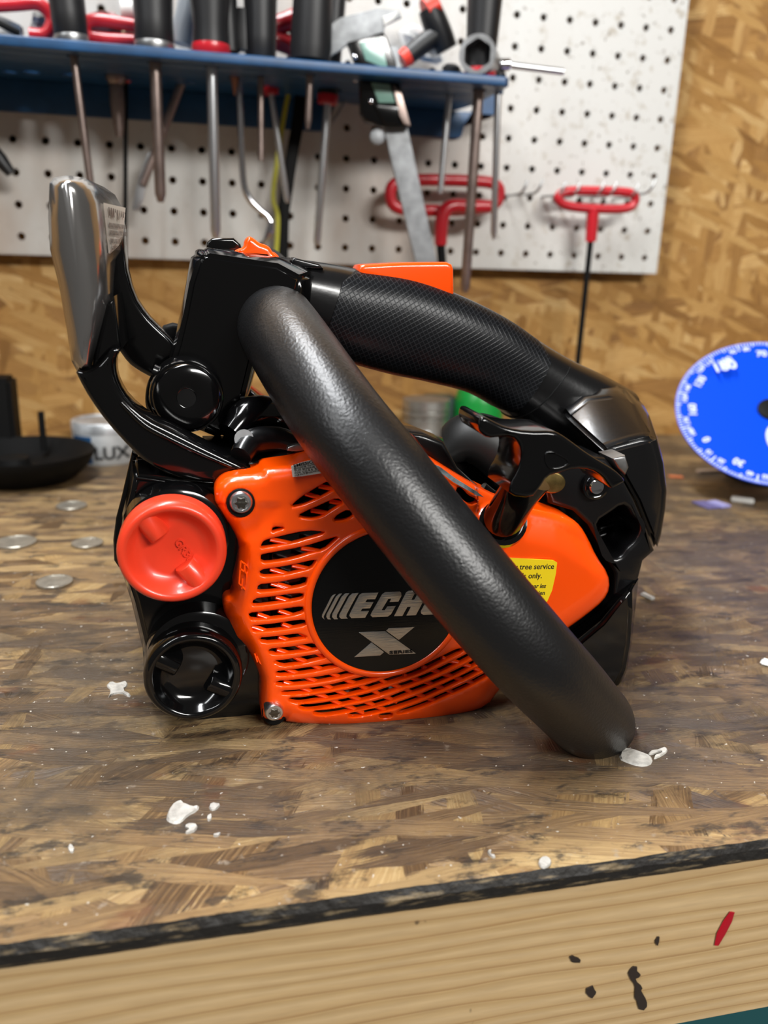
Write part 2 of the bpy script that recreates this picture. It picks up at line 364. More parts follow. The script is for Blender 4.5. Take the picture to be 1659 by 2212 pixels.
def checker_grip():
    mt, nt, b = newmat('checkered_grip'); L = nt.links.new
    b.inputs['Base Color'].default_value = (0.014, 0.015, 0.018, 1); b.inputs['Roughness'].default_value = 0.33
    tc = nd(nt, 'ShaderNodeTexCoord'); outs = []
    for ang in (28, 118):
        mp = nd(nt, 'ShaderNodeMapping'); mp.inputs['Rotation'].default_value = (0, math.radians(ang), 0); mp.inputs['Scale'].default_value = (1, 1, 1)
        L(tc.outputs['Object'], mp.inputs[0])
        wv = nd(nt, 'ShaderNodeTexWave', bands_direction='X'); wv.inputs['Scale'].default_value = 185; L(mp.outputs[0], wv.inputs['Vector'])
        pw = nd(nt, 'ShaderNodeMath', operation='POWER'); L(wv.outputs['Fac'], pw.inputs[0]); pw.inputs[1].default_value = 14; outs.append(pw.outputs[0])
    mx = nd(nt, 'ShaderNodeMath', operation='MAXIMUM'); L(outs[0], mx.inputs[0]); L(outs[1], mx.inputs[1])
    c = mixc(nt, mx.outputs[0], b.inputs['Base Color'].links[0].from_socket if b.inputs['Base Color'].is_linked else rgb(nt, (0.007, 0.008, 0.010)), (0.035, 0.037, 0.042)); L(c, b.inputs['Base Color'])
    bp = nd(nt, 'ShaderNodeBump'); bp.inputs['Strength'].default_value = 0.25; bp.inputs['Distance'].default_value = 0.0002; L(mx.outputs[0], bp.inputs['Height']); L(bp.outputs[0], b.inputs['Normal'])
    return mt
def rgb(nt, c):
    n = nd(nt, 'ShaderNodeRGB'); n.outputs[0].default_value = (*c, 1); return n.outputs[0]
M['grip'] = checker_grip()
def smoked():
    m_ = mat('polished_guard_plastic', (0.42, 0.41, 0.40), 0.16, 0.9, bump=0.10, bscale=45); return m_
M['guard'] = smoked()
def pegpaint():
    mt, nt, b = newmat('pegboard_paint'); L = nt.links.new
    tc = nd(nt, 'ShaderNodeTexCoord'); sp = nd(nt, 'ShaderNodeSeparateXYZ'); L(tc.outputs['Object'], sp.inputs[0])
    v = tc.outputs['Object']; b.inputs['Roughness'].default_value = 0.5
    c = rgb(nt, (0.64, 0.63, 0.60))
    right = nd(nt, 'ShaderNodeMapRange'); right.inputs[1].default_value = 0.12; right.inputs[2].default_value = 0.34; right.inputs[3].default_value = 0.15; L(sp.outputs[0], right.inputs[0])
    f = noise_fac(nt, v, 75, 0.56, 0.70, 4, 0.75); mu = nd(nt, 'ShaderNodeMath', operation='MULTIPLY'); L(f, mu.inputs[0]); L(right.outputs[0], mu.inputs[1])
    c = mixc(nt, mu.outputs[0], c, (0.36, 0.30, 0.22))
    f = noise_fac(nt, v, 170, 0.62, 0.70, 3, 0.9); mu = nd(nt, 'ShaderNodeMath', operation='MULTIPLY'); L(f, mu.inputs[0]); L(right.outputs[0], mu.inputs[1])
    c = mixc(nt, mu.outputs[0], c, (0.12, 0.08, 0.05))
    left = nd(nt, 'ShaderNodeMapRange'); left.inputs[1].default_value = 0.30; left.inputs[2].default_value = 0.12; L(sp.outputs[0], left.inputs[0])
    f = noise_fac(nt, v, 11, 0.40, 0.66, 4, 0.55, stretch=(1, 1, 0.45)); mu = nd(nt, 'ShaderNodeMath', operation='MULTIPLY'); L(f, mu.inputs[0]); L(left.outputs[0], mu.inputs[1])
    c = mixc(nt, mu.outputs[0], c, (0.40, 0.28, 0.20))
    L(c, b.inputs['Base Color']); return mt
M['peg'] = pegpaint()
def lumber():
    mt, nt, b = newmat('pine_board'); L = nt.links.new
    tc = nd(nt, 'ShaderNodeTexCoord'); v = tc.outputs['Object']
    mp = nd(nt, 'ShaderNodeMapping'); mp.inputs['Scale'].default_value = (1.2, 1, 14); L(v, mp.inputs[0])
    wn = nd(nt, 'ShaderNodeTexNoise'); wn.inputs['Scale'].default_value = 4.5; wn.inputs['Detail'].default_value = 2; L(mp.outputs[0], wn.inputs['Vector'])
    sp = nd(nt, 'ShaderNodeSeparateXYZ'); L(v, sp.inputs[0])
    ad = nd(nt, 'ShaderNodeMath', operation='MULTIPLY_ADD'); L(sp.outputs[2], ad.inputs[0]); ad.inputs[1].default_value = 170.0
    m2 = nd(nt, 'ShaderNodeMath', operation='MULTIPLY_ADD'); L(wn.outputs[0], m2.inputs[0]); m2.inputs[1].default_value = 2.2; m2.inputs[2].default_value = 20.0; L(m2.outputs[0], ad.inputs[2])
    fr = nd(nt, 'ShaderNodeMath', operation='FRACT'); L(ad.outputs[0], fr.inputs[0])
    rp = nd(nt, 'ShaderNodeValToRGB'); e = rp.color_ramp.elements; e[0].position = 0.0; e[0].color = (0.38, 0.215, 0.082, 1); e[1].position = 1.0; e[1].color = (0.62, 0.43, 0.21, 1)
    x = e.new(0.14); x.color = (0.57, 0.38, 0.18, 1); x = e.new(0.55); x.color = (0.66, 0.47, 0.25, 1); x = e.new(0.93); x.color = (0.52, 0.34, 0.15, 1)
    L(fr.outputs[0], rp.inputs[0]); c = rp.outputs[0]
    f = noise_fac(nt, v, 60, 0.35, 0.75, 5, 0.30, stretch=(1, 1, 9)); c = mixc(nt, f, c, (0.30, 0.20, 0.11))
    f = noise_fac(nt, v, 46, 0.71, 0.735, 3, 0.95, stretch=(1.5, 1, 1)); c = mixc(nt, f, c, (0.035, 0.024, 0.018))
    L(c, b.inputs['Base Color']); b.inputs['Roughness'].default_value = 0.5
    bp = nd(nt, 'ShaderNodeBump'); bp.inputs['Strength'].default_value = 0.25; bp.inputs['Distance'].default_value = 0.0006; L(fr.outputs[0], bp.inputs['Height']); L(bp.outputs[0], b.inputs['Normal'])
    return mt
M['pine'] = lumber()
def edge_mat():
    mt, nt, b = newmat('dirty_board_edge'); L = nt.links.new
    tc = nd(nt, 'ShaderNodeTexCoord'); v = tc.outputs['Object']
    f = noise_fac(nt, v, 130, 0.53, 0.68, 8, 0.8, stretch=(0.6, 1, 4)); c = mixc(nt, f, rgb(nt, (0.012, 0.010, 0.008)), (0.30, 0.22, 0.12))
    L(c, b.inputs['Base Color']); b.inputs['Roughness'].default_value = 0.6
    n = nd(nt, 'ShaderNodeTexNoise'); n.inputs['Scale'].default_value = 300; n.inputs['Detail'].default_value = 5; L(v, n.inputs['Vector'])
    bp = nd(nt, 'ShaderNodeBump'); bp.inputs['Strength'].default_value = 0.8; bp.inputs['Distance'].default_value = 0.001; L(n.outputs[0], bp.inputs['Height']); L(bp.outputs[0], b.inputs['Normal'])
    return mt
M['edge'] = edge_mat()

# ================================================================ the setting
WY = 0.020                                     # face of the wall board
wall = link('wall_back', bm_mesh(box_bm((0.2, WY+0.006, 0.40), 3.4, 0.012, 2.3)), M['osb_wall'], None, 0); tag(wall, kind='structure')
floor = link('floor', bm_mesh(box_bm((0.2, -1.0, -0.77), 3.4, 3.0, 0.02)), mat('concrete', (0.12, 0.115, 0.11), 0.8, var=0.2, vscale=6), None, 0); tag(floor, kind='structure')

# workbench
bench = thing('workbench', 'worn strand board workbench with a pine front board, carrying the chainsaw', 'workbench', (0.2, -0.30, -0.75))
bm = bmesh.new(); TH = 0.0088; x0, x1, N = -0.9, 1.5, 900
rng = random.Random(3)
cols = []
def edge_jit(i, amp, ph): return amp*(math.sin(i*0.11+ph)+0.6*math.sin(i*0.37+ph*2)+0.5*math.sin(i*1.3+ph)+rng.uniform(-.7, .7))
for i in range(N+1):
    x = x0+(x1-x0)*i/N
    a = edge_jit(i, 0.00022, 0.3); b_ = edge_jit(i, 0.00018, 1.7)
    pts = [(x, WY, 0), (x, -0.594, 0), (x, -0.6000+a*0.7, -0.0006+min(0, a)*0.6), (x, -0.6013+b_, -0.0035), (x, -0.6010-b_*0.6, -TH*0.8), (x, -0.600+b_*.5, -TH), (x, WY, -TH)]
    cols.append([bm.verts.new(q) for q in pts])
for A, B in zip(cols, cols[1:]):
    for k in range(len(A)):
        f = bm.faces.new((A[k], A[(k+1) % 7], B[(k+1) % 7], B[k])); f.material_index = 1 if k in (2, 3, 4) else 0
bm.faces.new(cols[0]); bm.faces.new(cols[-1][::-1])
link('benchtop', bm_mesh(bm), [M['osb_bench'], M['edge']], bench, 0)
link('front_board', bm_mesh(bevel_bm(box_bm((0.3, -0.5800, -TH-0.0340), 2.4, 0.036, 0.0672), 0.0012)), M['pine'], bench, 0)
for lx in (-0.85, 1.45):
    for ly in (-0.54, -0.03): link('leg', bm_mesh(bevel_bm(box_bm((lx, ly, -0.40), 0.088, 0.04, 0.72), 0.002)), M['pine'], bench, 0)
link('lower_shelf', bm_mesh(box_bm((0.3, -0.29, -0.365), 2.38, 0.50, 0.012)), M['osb_wall'], bench, 0)
# glue and paint spatter that stands on the bench top
def blob(pts, h=0.0007):
    p = [tuple(PZ(u, v, 0.0)) for u, v in chaikin(pts, 1)]
    bm_ = bmesh.new(); lo = [bm_.verts.new(V(q)+V((0, 0, -0.0001))) for q in p]; c = sum((V(q) for q in p), V())/len(p)
    hi = [bm_.verts.new(V(q)*0.88+c*0.12+V((0, 0, h*rng.uniform(.6, 1.2)))) for q in p]; n = len(p)
    for k in range(n): bm_.faces.new((lo[k], lo[(k+1) % n], hi[(k+1) % n], hi[k]))
    r = bmesh.ops.triangulate_fill if False else None
    bm_.faces.new(hi); bmesh.ops.triangulate(bm_, faces=[bm_.faces[-1]] if False else [f for f in bm_.faces if len(f.verts) > 4]); return bm_
glue = mat('dried_glue', (0.46, 0.44, 0.40), 0.55, bump=0.6, bscale=700, var=0.25, vscale=350)
for pts in ([(1340, 1622), (1352, 1615), (1375, 1623), (1398, 1630), (1412, 1640), (1405, 1655), (1380, 1657), (1352, 1648), (1336, 1640)],
            [(1398, 1630), (1408, 1622), (1425, 1620), (1440, 1614), (1443, 1624), (1430, 1634), (1412, 1642), (1414, 1635), (1430, 1628), (1432, 1624), (1418, 1627), (1408, 1632)],
            [(358, 1768), (368, 1740), (388, 1728), (398, 1735), (418, 1745), (432, 1740), (428, 1752), (405, 1764), (392, 1778), (378, 1782), (362, 1776)],
            [(396, 1786), (412, 1779), (428, 1782), (424, 1796), (406, 1803), (398, 1800), (412, 1793)],
            [(228, 1482), (238, 1472), (255, 1478), (272, 1470), (278, 1480), (265, 1492), (284, 1502), (280, 1508), (262, 1498), (240, 1502), (232, 1510), (240, 1492)],
            [(450, 1742), (465, 1735), (478, 1738), (468, 1750), (455, 1753)], [(446, 1768), (456, 1758), (458, 1770), (450, 1776)],
            [(146, 1832), (152, 1824), (162, 1834), (158, 1844), (150, 1842)], [(460, 1805), (478, 1798), (474, 1807), (462, 1809)],
            [(1052, 1840), (1062, 1837), (1058, 1845), (1072, 1852), (1066, 1856), (1056, 1848)],
            [(1160, 1862), (1176, 1850), (1192, 1858), (1188, 1872), (1170, 1878)]):
    link('glue_patch', bm_mesh(blob(pts)), glue, bench, 0)
# red marker stroke on the pine board
bm = bmesh.new(); FB = -0.5984
path = [P(u, v, FB) for u, v in ((1548, 2042), (1558, 2017), (1572, 1990), (1582, 1970))]
link('marker_stroke', bm_mesh(sweep_bm(path, [(0.0009, 0.0002), (0.0018, 0.0002), (0.0018, 0.0002), (0.0010, 0.0002)], 10)), mat('red_marker', (0.42, 0.004, 0.015), 0.3), bench, 40)
for pts in ([(1355, 2098), (1368, 2084), (1376, 2092), (1384, 2108), (1372, 2118), (1392, 2130), (1384, 2140), (1398, 2160), (1400, 2175), (1384, 2186), (1378, 2165), (1368, 2150), (1374, 2128), (1362, 2112)],
            [(1230, 2070), (1238, 2064), (1254, 2068), (1252, 2082), (1236, 2078)], [(1262, 2140), (1275, 2130), (1290, 2138), (1284, 2152), (1274, 2158)], [(1415, 2028), (1424, 2020), (1424, 2040), (1418, 2042)]):
    q = [P(u+rng.uniform(-2.5, 2.5), v+rng.uniform(-2.5, 2.5), FB) for u, v in chaikin(pts, 1)]; bm_ = bmesh.new(); f = bm_.faces.new([bm_.verts.new(a+V((0, -0.0001, 0))) for a in q]); bmesh.ops.extrude_face_region(bm_, geom=[f]); 
    bm_.verts.ensure_lookup_table()
    for vv in bm_.verts[len(q):]: vv.co.y += 0.0004
    bmesh.ops.triangulate(bm_, faces=[f for f in bm_.faces if len(f.verts) > 4])
    link('oil_stain', bm_mesh(bm_), mat('oil_stain', (0.03, 0.02, 0.015), 0.45) if 'oil_stain' not in bpy.data.materials else bpy.data.materials['oil_stain'], bench, 0)

# things under the bench at the lower right
q = P(1600, 2195, -0.42); zs = -0.359
tag(lathe('paint_can', (q.x+0.05, -0.40, zs), (0, 0, 1), [(0, .055), (0, .055), (.004, .057), (.008, .055), (.21, .055), (.214, .057), (.22, .057), (.222, .050)], M['galv'], None, 40, loc=(q.x+0.05, -0.40, zs)), 'plain metal can on the shelf under the bench front board', 'can')
tag(link('storage_bin', bm_mesh(bevel_bm(box_bm((q.x-0.14, -0.38, zs+0.09), 0.2, 0.24, 0.18), 0.006)), mat('teal_plastic', (0.01, 0.09, 0.10), 0.4), None, 40, (q.x-0.14, -0.38, zs)), 'teal plastic bin under the bench front board', 'bin')

# pegboard with real holes, one inch apart
HR = 0.0032
bm = bmesh.new()
ccmin, ccmax = -12, 23; rmin, rmax = -14, 3
ZR0 = 0.26135
nseg = 12
def square_pt(a, h):
    c = math.cos(a); s_ = math.sin(a); k = h/max(abs(c), abs(s_)); return c*k, s_*k
cache = {}
def vert(x, y, z):
    k = (round(x*1e5), round(y*1e5), round(z*1e5))
    if k not in cache: cache[k] = bm.verts.new((x, y, z))
    return cache[k]
PT = 0.0055; h = 0.0127
for cc in range(ccmin, ccmax+1):
    for r in range(rmin, rmax+1):
        cx = cc*0.0254; cz = ZR0-r*0.0254
        angs = [2*math.pi*k/16 for k in range(16)]
        for k in range(16):
            a = angs[k]; b2 = angs[(k+1) % 16]
            o1 = square_pt(a, h); o2 = square_pt(b2, h); i1 = (HR*math.cos(a), HR*math.sin(a)); i2 = (HR*math.cos(b2), HR*math.sin(b2))
            bm.faces.new((vert(cx+o1[0], 0, cz+o1[1]), vert(cx+o2[0], 0, cz+o2[1]), vert(cx+i2[0], 0, cz+i2[1]), vert(cx+i1[0], 0, cz+i1[1])))
            bm.faces.new((vert(cx+i1[0], 0, cz+i1[1]), vert(cx+i2[0], 0, cz+i2[1]), vert(cx+i2[0], PT, cz+i2[1]), vert(cx+i1[0], PT, cz+i1[1])))
            bm.faces.new((vert(cx+o1[0], PT, cz+o1[1]), vert(cx+o2[0], PT, cz+o2[1]), vert(cx+i2[0], PT, cz+i2[1]), vert(cx+i1[0], PT, cz+i1[1])))
xl = (ccmin-.5)*.0254; xr = (ccmax+.5)*.0254; zt = ZR0-(rmin-.5)*.0254; zb = ZR0-(rmax+.5)*.0254
M['pegback'] = mat('hardboard', (0.10, 0.05, 0.025), 0.7)
peg = link('pegboard', bm_mesh(bm), M['peg'], None, 0, (0.2, 0, zb)); tag(peg, 'large white painted pegboard with brown stains fixed to the strand board wall', 'pegboard')
# solid rim of the board and the battens that hold it off the wall
link('rim', bm_mesh(bevel_bm(box_bm(((xl+xr)/2, PT/2, zb-0.0012), xr-xl+0.005, PT+0.0006, 0.0024), 0.0006)), M['peg'], peg, 0)
link('rim', bm_mesh(bevel_bm(box_bm((xr+0.0012, PT/2, (zb+zt)/2), 0.0024, PT+0.0006, zt-zb), 0.0006)), M['peg'], peg, 0)
for z_ in (zb+0.10, zt-0.05): link('batten', bm_mesh(box_bm(((xl+xr)/2, (PT+WY)/2, z_), xr-xl-0.1, WY-PT, 0.02)), M['blackmatte'], peg, 0)

# ================================================================ blue rack on the pegboard
RZ0, RZ1 = 0.3058, 0.3128; RF = -0.1235
rack = thing('tool_rack', 'blue metal tool rack with drilled shelf mounted on the pegboard', 'tool rack', (0.05, 0, RZ0))
xe = P(1103, 170, RF).x
def rackhole(x, y, r=0.006, n=14): return [(x+r*math.cos(2*math.pi*k/n), y+r*math.sin(2*math.pi*k/n)) for k in range(n)]
RACK_HOLES = []                                # filled by the tools that hang through it
def build_rack():
    out = [(-0.42, 0.0), (-0.42, RF), (xe-0.004, RF), (xe, RF+0.004), (xe, -0.04), (xe-0.006, -0.006), (xe-0.012, 0.0)]
    f = lambda x, y, w_: V((x, y, RZ1-w_))
    hs = [rackhole(x, y, r) for x, y, r in RACK_HOLES]
    link('shelf', plate(out, hs, RZ1-RZ0, 0.0012, f, 2), M['blue'], rack, 40)
def back_plate(pts_):
    q_ = [(P(u, v, -.004).x, P(u, v, -.004).z) for u, v in pts_]; q_ = [(q_[0][0], RZ0)]+q_[1:-1]+[(q_[-1][0], RZ0)]
    link('back_plate', plate(q_, [], 0.0035, 0.0008, lambda x, y, w_: V((x, -0.0045+w_, y)), 2), M['blue'], rack, 40)
back_plate([(-420, 170), (-420, 213), (-60, 236), (690, 284), (706, 276), (716, 200), (722, 180)])
back_plate([(876, 180), (880, 292), (985, 299), (997, 295), (1003, 272), (1030, 228), (1066, 190), (1072, 165)])
# ---------------------------------------------------------------- hand tools
def shaft_line(u0, v0, u1, v1, Y): return P(u0, v0, Y), P(u1, v1, Y)
def hang_tool(name, label, cat, u0, v0, u1, v1, Y, hprof, r, hmat='dark_handle', smat='steel', collar=None, tip=None, flat=False, Ye=None):
    """a tool whose handle stands on the rack shelf; its shaft hangs through a hole down to (u1, v1)"""
    a = P(u0, v0, Y); b = P(u1, v1, Y if Ye is None else Ye); d = (b-a).normalized()
    s_ = (RZ1-a.z)/d.z; top = a+d*s_
    t = thing(name, label, cat, tuple(top), 'hand tools hanging in the blue rack')
    RACK_HOLES.append((top.x, top.y, max(0.0045, r+0.0015)))
    lathe('handle', top, -d, hprof, M[hmat], t, 24)
    if collar: lathe('collar', top, -d, collar[0], M[collar[1]], t, 24)
    L_ = (b-top).length
    if flat: prof = [(-0.004, r), (L_*0.80, r), (L_*0.84, r*0.9), (L_*0.93, r*1.5), (L_, r*1.1)]
    else: prof = [(-0.004, r), (L_-0.006, r), (L_, tip if tip else r*0.55)]
    o = lathe('shaft', top, d, prof, M[smat], t, 14)
    return t
H1 = [(0.0005, .0095), (.003, .0115), (.02, .012), (.05, .0125), (.09, .012), (.10, .008)]
H2 = [(0.0005, .012), (.004, .014), (.02, .0135), (.06, .015), (.10, .015), (.11, .009)]
HB = [(0.0005, .0105), (.003, .013), (.02, .0125), (.04, .0145), (.10, .0145), (.11, .01)]
hang_tool('screwdriver', 'grey-handled screwdriver hanging behind the chainsaw hand guard, shaft leaning right', 'screwdriver', 160, 125, 197, 410, -.105, H1, .0028, smat='brown_steel', collar=([(0.0004, .0112), (.004, .0122), (.006, .0118)], 'galv'))
hang_tool('screwdriver', 'large dark screwdriver hanging between the black rod and the red-footed screwdriver', 'screwdriver', 335, 130, 347, 437, -.105, H2, .0042, smat='brown_steel', collar=([(0.0004, .0135), (.004, .0145), (.006, .014)], 'galv'))
hang_tool('screwdriver', 'black screwdriver with a flat red foot, straight long shaft down to the saw handle', 'screwdriver', 457, 140, 466, 515, -.105, HB, .0040, collar=([(0.0004, .0125), (.004, .0142), (.008, .0135)], 'red'))
hang_tool('screwdriver', 'short thin screwdriver with a bright round tip beside the chrome pick', 'screwdriver', 563, 150, 564, 347, -.085, H1, .0024, smat='brown_steel', tip=.0022)
hang_tool('screwdriver', 'screwdriver with black ribbed fat handle left of the caliper jaws', 'screwdriver', 670, 150, 665, 278, -.105, [(0.0005, .008), (.003, .0145), (.012, .0155), (.05, .0145), (.1, .0150), (.11, .01)], .0026, smat='brown_steel')
hang_tool('screwdriver', 'red and black screwdriver with the longest shaft, reaching below the pegboard', 'screwdriver', 1035, 180, 1004, 632, -.100, [(0.0005, .010), (.004, .012), (.02, .0118), (.055, .0135), (.075, .0135)], .0042, smat='brown_steel', collar=([(0.0004, .0115), (.003, .0128), (.008, .0122)], 'red'))
hang_tool('screwdriver', 'bright short shaft screwdriver hanging left of the longest shaft', 'screwdriver', 972, 180, 951, 418, -.070, [(0.0005, .006), (.002, .007), (.014, .0075), (.016, .005)], .0026, tip=.0024)
hang_tool('screwdriver', 'slim blue-grey shaft screwdriver at the right end of the blue rack', 'screwdriver', 1076, 190, 1066, 518, -.090, [(0.0005, .005), (.002, .006), (.008, .006), (.010, .004)], .0028, tip=.001)
# two stubby tools fixed with their handle ends below the shelf
def low_tool(name, label, u0, v0, um, vm, u1, v1, Y, rh, r, hc='dark_handle', cc='red', sm='steel', cat='screwdriver'):
    a = P(u0, v0, Y); mm = P(um, vm, Y); b = P(u1, v1, Y); d = (b-a).normalized(); k = (mm-a).dot(d); e = (b-a).dot(d)
    t = thing(name, label, cat, tuple(a), 'hand tools hanging in the blue rack')
    s_ = (a.z-RZ1)/(-d.z); c = a+d*(-s_); RACK_HOLES.append((a.x-d.x*0.01, a.y, rh+0.001)) 
    lathe('handle', a, d, [(-.07, rh*.7), (-.068, rh), (k*.72, rh), (k*.74, rh*.9)], M[hc], t, 20)
    lathe('collar', a, d, [(k*.70, rh), (k*.74, rh*1.05), (k, rh*.95), (k*1.02, r)], M[cc], t, 20)
    lathe('shaft', a, d, [(k, r), (e-.004, r), (e, r*.6)], M[sm], t, 12)
low_tool('screwdriver', 'screwdriver poking under the rack, its shaft slanting right beside the yellow band', 578, 150, 581, 205, 621, 438, -.045, .0065, .0025)
low_tool('screwdriver', 'screwdriver with black and red handle under the rack, shaft ending near the saw handle top', 712, 160, 710, 225, 684, 530, -.055, .0085, .0032)
# black rod with a red cap
t = thing('hex_driver', 'thin black rod with a small red cap hanging from the rack beside the hand guard', 'driver', tuple(P(270, 140, -.02)))
a, b = P(272, 120, -.03), P(270, 565, -.03); d = (b-a).normalized(); lathe('shaft', a, d, [(0, .0018), ((b-a).length, .0018)], M['blackmatte'], t, 10)
lathe('cap', P(273, 132, -.03), d, [(0, .003), (.001, .004), (.014, .004), (.016, .002)], M['red'], t, 14); RACK_HOLES.append((a.x, a.y, .0035))
# brass-necked tool
t = thing('punch', 'short brass headed punch in the back row under the rack shelf', 'punch', tuple(P(250, 170, -.03)))
a = P(250, 158, -.045); lathe('head', a, (0, 0, -1), [(-.02, .006), (0, .0075), (.004, .008), (.008, .006)], M['brown_steel'], t, 18)
lathe('body', a, (0, 0, -1), [(.008, .0055), (.02, .006), (.036, .0045), (.046, .003)], M['brown_steel'], t, 18); RACK_HOLES.append((a.x, a.y, .0085))
# copper pin
a = P(505, 130, -.075); t = tag(lathe('copper_punch', a, (0, 0, -1), [(-.012, .004), (.0, .0035), (.012, .003), (.0245, .0006)], M['copper'], None, 14, loc=tuple(a)), 'small pointed copper punch under the rack shelf', 'punch'); RACK_HOLES.append((a.x, a.y, .0050))
# chrome bent pick
pts = [(512, 40), (515, 140), (519, 240), (522, 330), (527, 400), (540, 432), (562, 455), (578, 468), (585, 484), (580, 506), (566, 528)]
pa = [P(u, v, -.07) for u, v in pts]; t = thing('bent_pick', 'chrome cranked pick curving right above the orange knob', 'pick', tuple(pa[1]), 'hand tools hanging in the blue rack')
tube('shaft', pa[1:], [.0024, .0028, .0028, .0028, .0028, .0026, .0026, .0034, .0034, .0006], M['chrome'], t, 14, n=5)
# plier handles standing on the shelf
def pliers(name, label, pts_l, Y, mat_, r=.006):
    t = thing(name, label, 'pliers', tuple(P(pts_l[0][0][0], pts_l[0][0][1], Y)), 'hand tools hanging in the blue rack')
    for pl in pts_l: tube('handle', [P(u, v, Y) for u, v in pl], r, mat_, t, 14, n=4)
    return t
pt_ = pliers('pliers', 'dark-handled pliers standing in the rack beside the red-footed screwdriver', [[(497, 112), (494, 60), (490, 10), (488, -60)], [(560, 110), (566, 60), (575, 10), (585, -60)]], -.085, M['dark_handle'], .0075)
tube('jaw', [P(528, 110, -.085), P(529, 80, -.085), P(530, 20, -.085)], [(.009, .005), (.012, .005), (.008, .004)], M['dark_handle'], pt_, 12, n=3)
pt_ = pliers('pliers', 'small red-nosed pliers standing behind the fat ribbed handle', [[(585, 60), (600, 55), (625, 45), (640, 38)], [(590, 85), (610, 92), (630, 100), (650, 110)]], -.05, M['red'], .0075)
tube('nose', [P(640, 100, -.05), P(640, 60, -.05), P(645, 20, -.05), P(640, -20, -.05)], [.006, .005, .004, .004], M['dark_handle'], pt_, 12, n=3)
# flat blade screwdriver leaning in the back row
a, b = P(388, 190, -.03), P(308, 400, -.03); d = (b-a).normalized(); t = thing('slotted_screwdriver', 'screwdriver with a wide flat steel blade slanting left behind the large dark screwdriver', 'screwdriver', tuple(a), 'hand tools hanging in the blue rack')
lathe('shaft', a, d, [(-.03, .0038), ((b-a).length, .0034)], M['brown_steel'], t, 12)
link('blade', plate([(P(u, v, -.03).x, P(u, v, -.03).z) for u, v in ((328, 330), (322, 372), (310, 430), (300, 458), (285, 452), (292, 412), (308, 360), (318, 330))], [], .0016, .0004, lambda x, y, w_: V((x, -.03+w_, y))), M['steel'], t, 40)
# yellow and black band
pa = [P(u, v, -.022) for u, v in ((640, 190), (622, 260), (606, 340), (592, 420), (600, 470), (598, 560))]
t = thing('folding_ruler', 'yellow edged black measuring band hanging behind the saw handle', 'ruler', tuple(pa[0]))
def band(name, pts_, off, wd, mat_, yy):
    pp = [P(u+off, v, yy) for u, v in pts_]; q = catmull([tuple(p) for p in pp], 6); q = [V(x) for x in q]
    link(name, bm_mesh(sweep_bm(q, [(wd, .0006)]*len(q), 8)), mat_, t, 40)
band('black_strip', ((648, 175), (638, 260), (624, 340), (612, 420), (606, 470), (604, 560)), 6, .0052, M['blackmatte'], -.020)
band('yellow_strip', ((628, 175), (612, 260), (600, 340), (590, 425), (600, 470), (596, 560)), 0, .0020, mat('dull_yellow', (0.42, 0.40, 0.03), 0.5), -.024)
# ---- digital caliper
CYY = -.095
t = thing('digital_caliper', 'digital caliper with green display hanging jaws up from the blue rack', 'caliper', tuple(P(820, 165, CYY)))
def flat(name, pts_, Y, th, mat_, par, bev=.0006, holes=(), n=0): 
    if n: pts_ = chaikin(pts_, n)
    hs = [[(P(u, v, Y).x, P(u, v, Y).z) for u, v in h_] for h_ in holes]
    return link(name, plate([(P(u, v, Y).x, P(u, v, Y).z) for u, v in pts_], hs, th, bev, lambda x, y, w_: V((x, Y+w_, y))), mat_, par, 40)
flat('beam', [(818, 100), (860, 100), (880, 270), (946, 575), (900, 575), (832, 290)], CYY, .0035, M['jaw'], t)
flat('fixed_jaw', [(690, 118), (700, 62), (735, 38), (815, 18), (862, 22), (868, 38), (832, 55), (830, 75), (795, 82), (760, 92), (730, 112), (700, 130)], CYY-.001, .004, M['jaw'], t)
flat('jaw_tip', [(828, 36), (862, 24), (850, 44), (830, 56)], CYY-.003, .003, M['white'], t)
hs_ = [(752, 90), (828, 68), (836, 80), (856, 132), (868, 200), (888, 272), (862, 276), (828, 274), (790, 262), (780, 245), (778, 165)]
flat('display_housing', hs_, CYY-.009, .008, M['black'], t, .0015)
flat('side_cover', [(848, 180), (868, 200), (888, 272), (872, 268), (862, 250)], CYY-.0105, .003, M['brown_steel'], t)
flat('display', [(777, 92), (820, 82), (834, 130), (838, 150), (790, 130)], CYY-.0100, .0012, M['lcd'], t, .0003)
flat('display', [(802, 178), (842, 182), (854, 222), (818, 222)], CYY-.0100, .0012, M['lcd'], t, .0003)
flat('button_plate', [(808, 226), (862, 230), (864, 268), (830, 268)], CYY-.0108, .003, M['black'], t, .001)
a = P(814, 296, CYY); lathe('thumb_wheel', a+V((0, -.004, 0)), (0, 1, 0), [(0, .005), (.0005, .0058), (.0045, .0058), (.005, .005)], M['jaw'], t, 24)
for uv in ((768, 122), (802, 218), (768, 172)): a = P(uv[0], uv[1], CYY-.0102); lathe('screw', a, (0, 1, 0), [(0, .0012), (.0004, .0018), (.0015, .0018)], M['chrome'], t, 12)
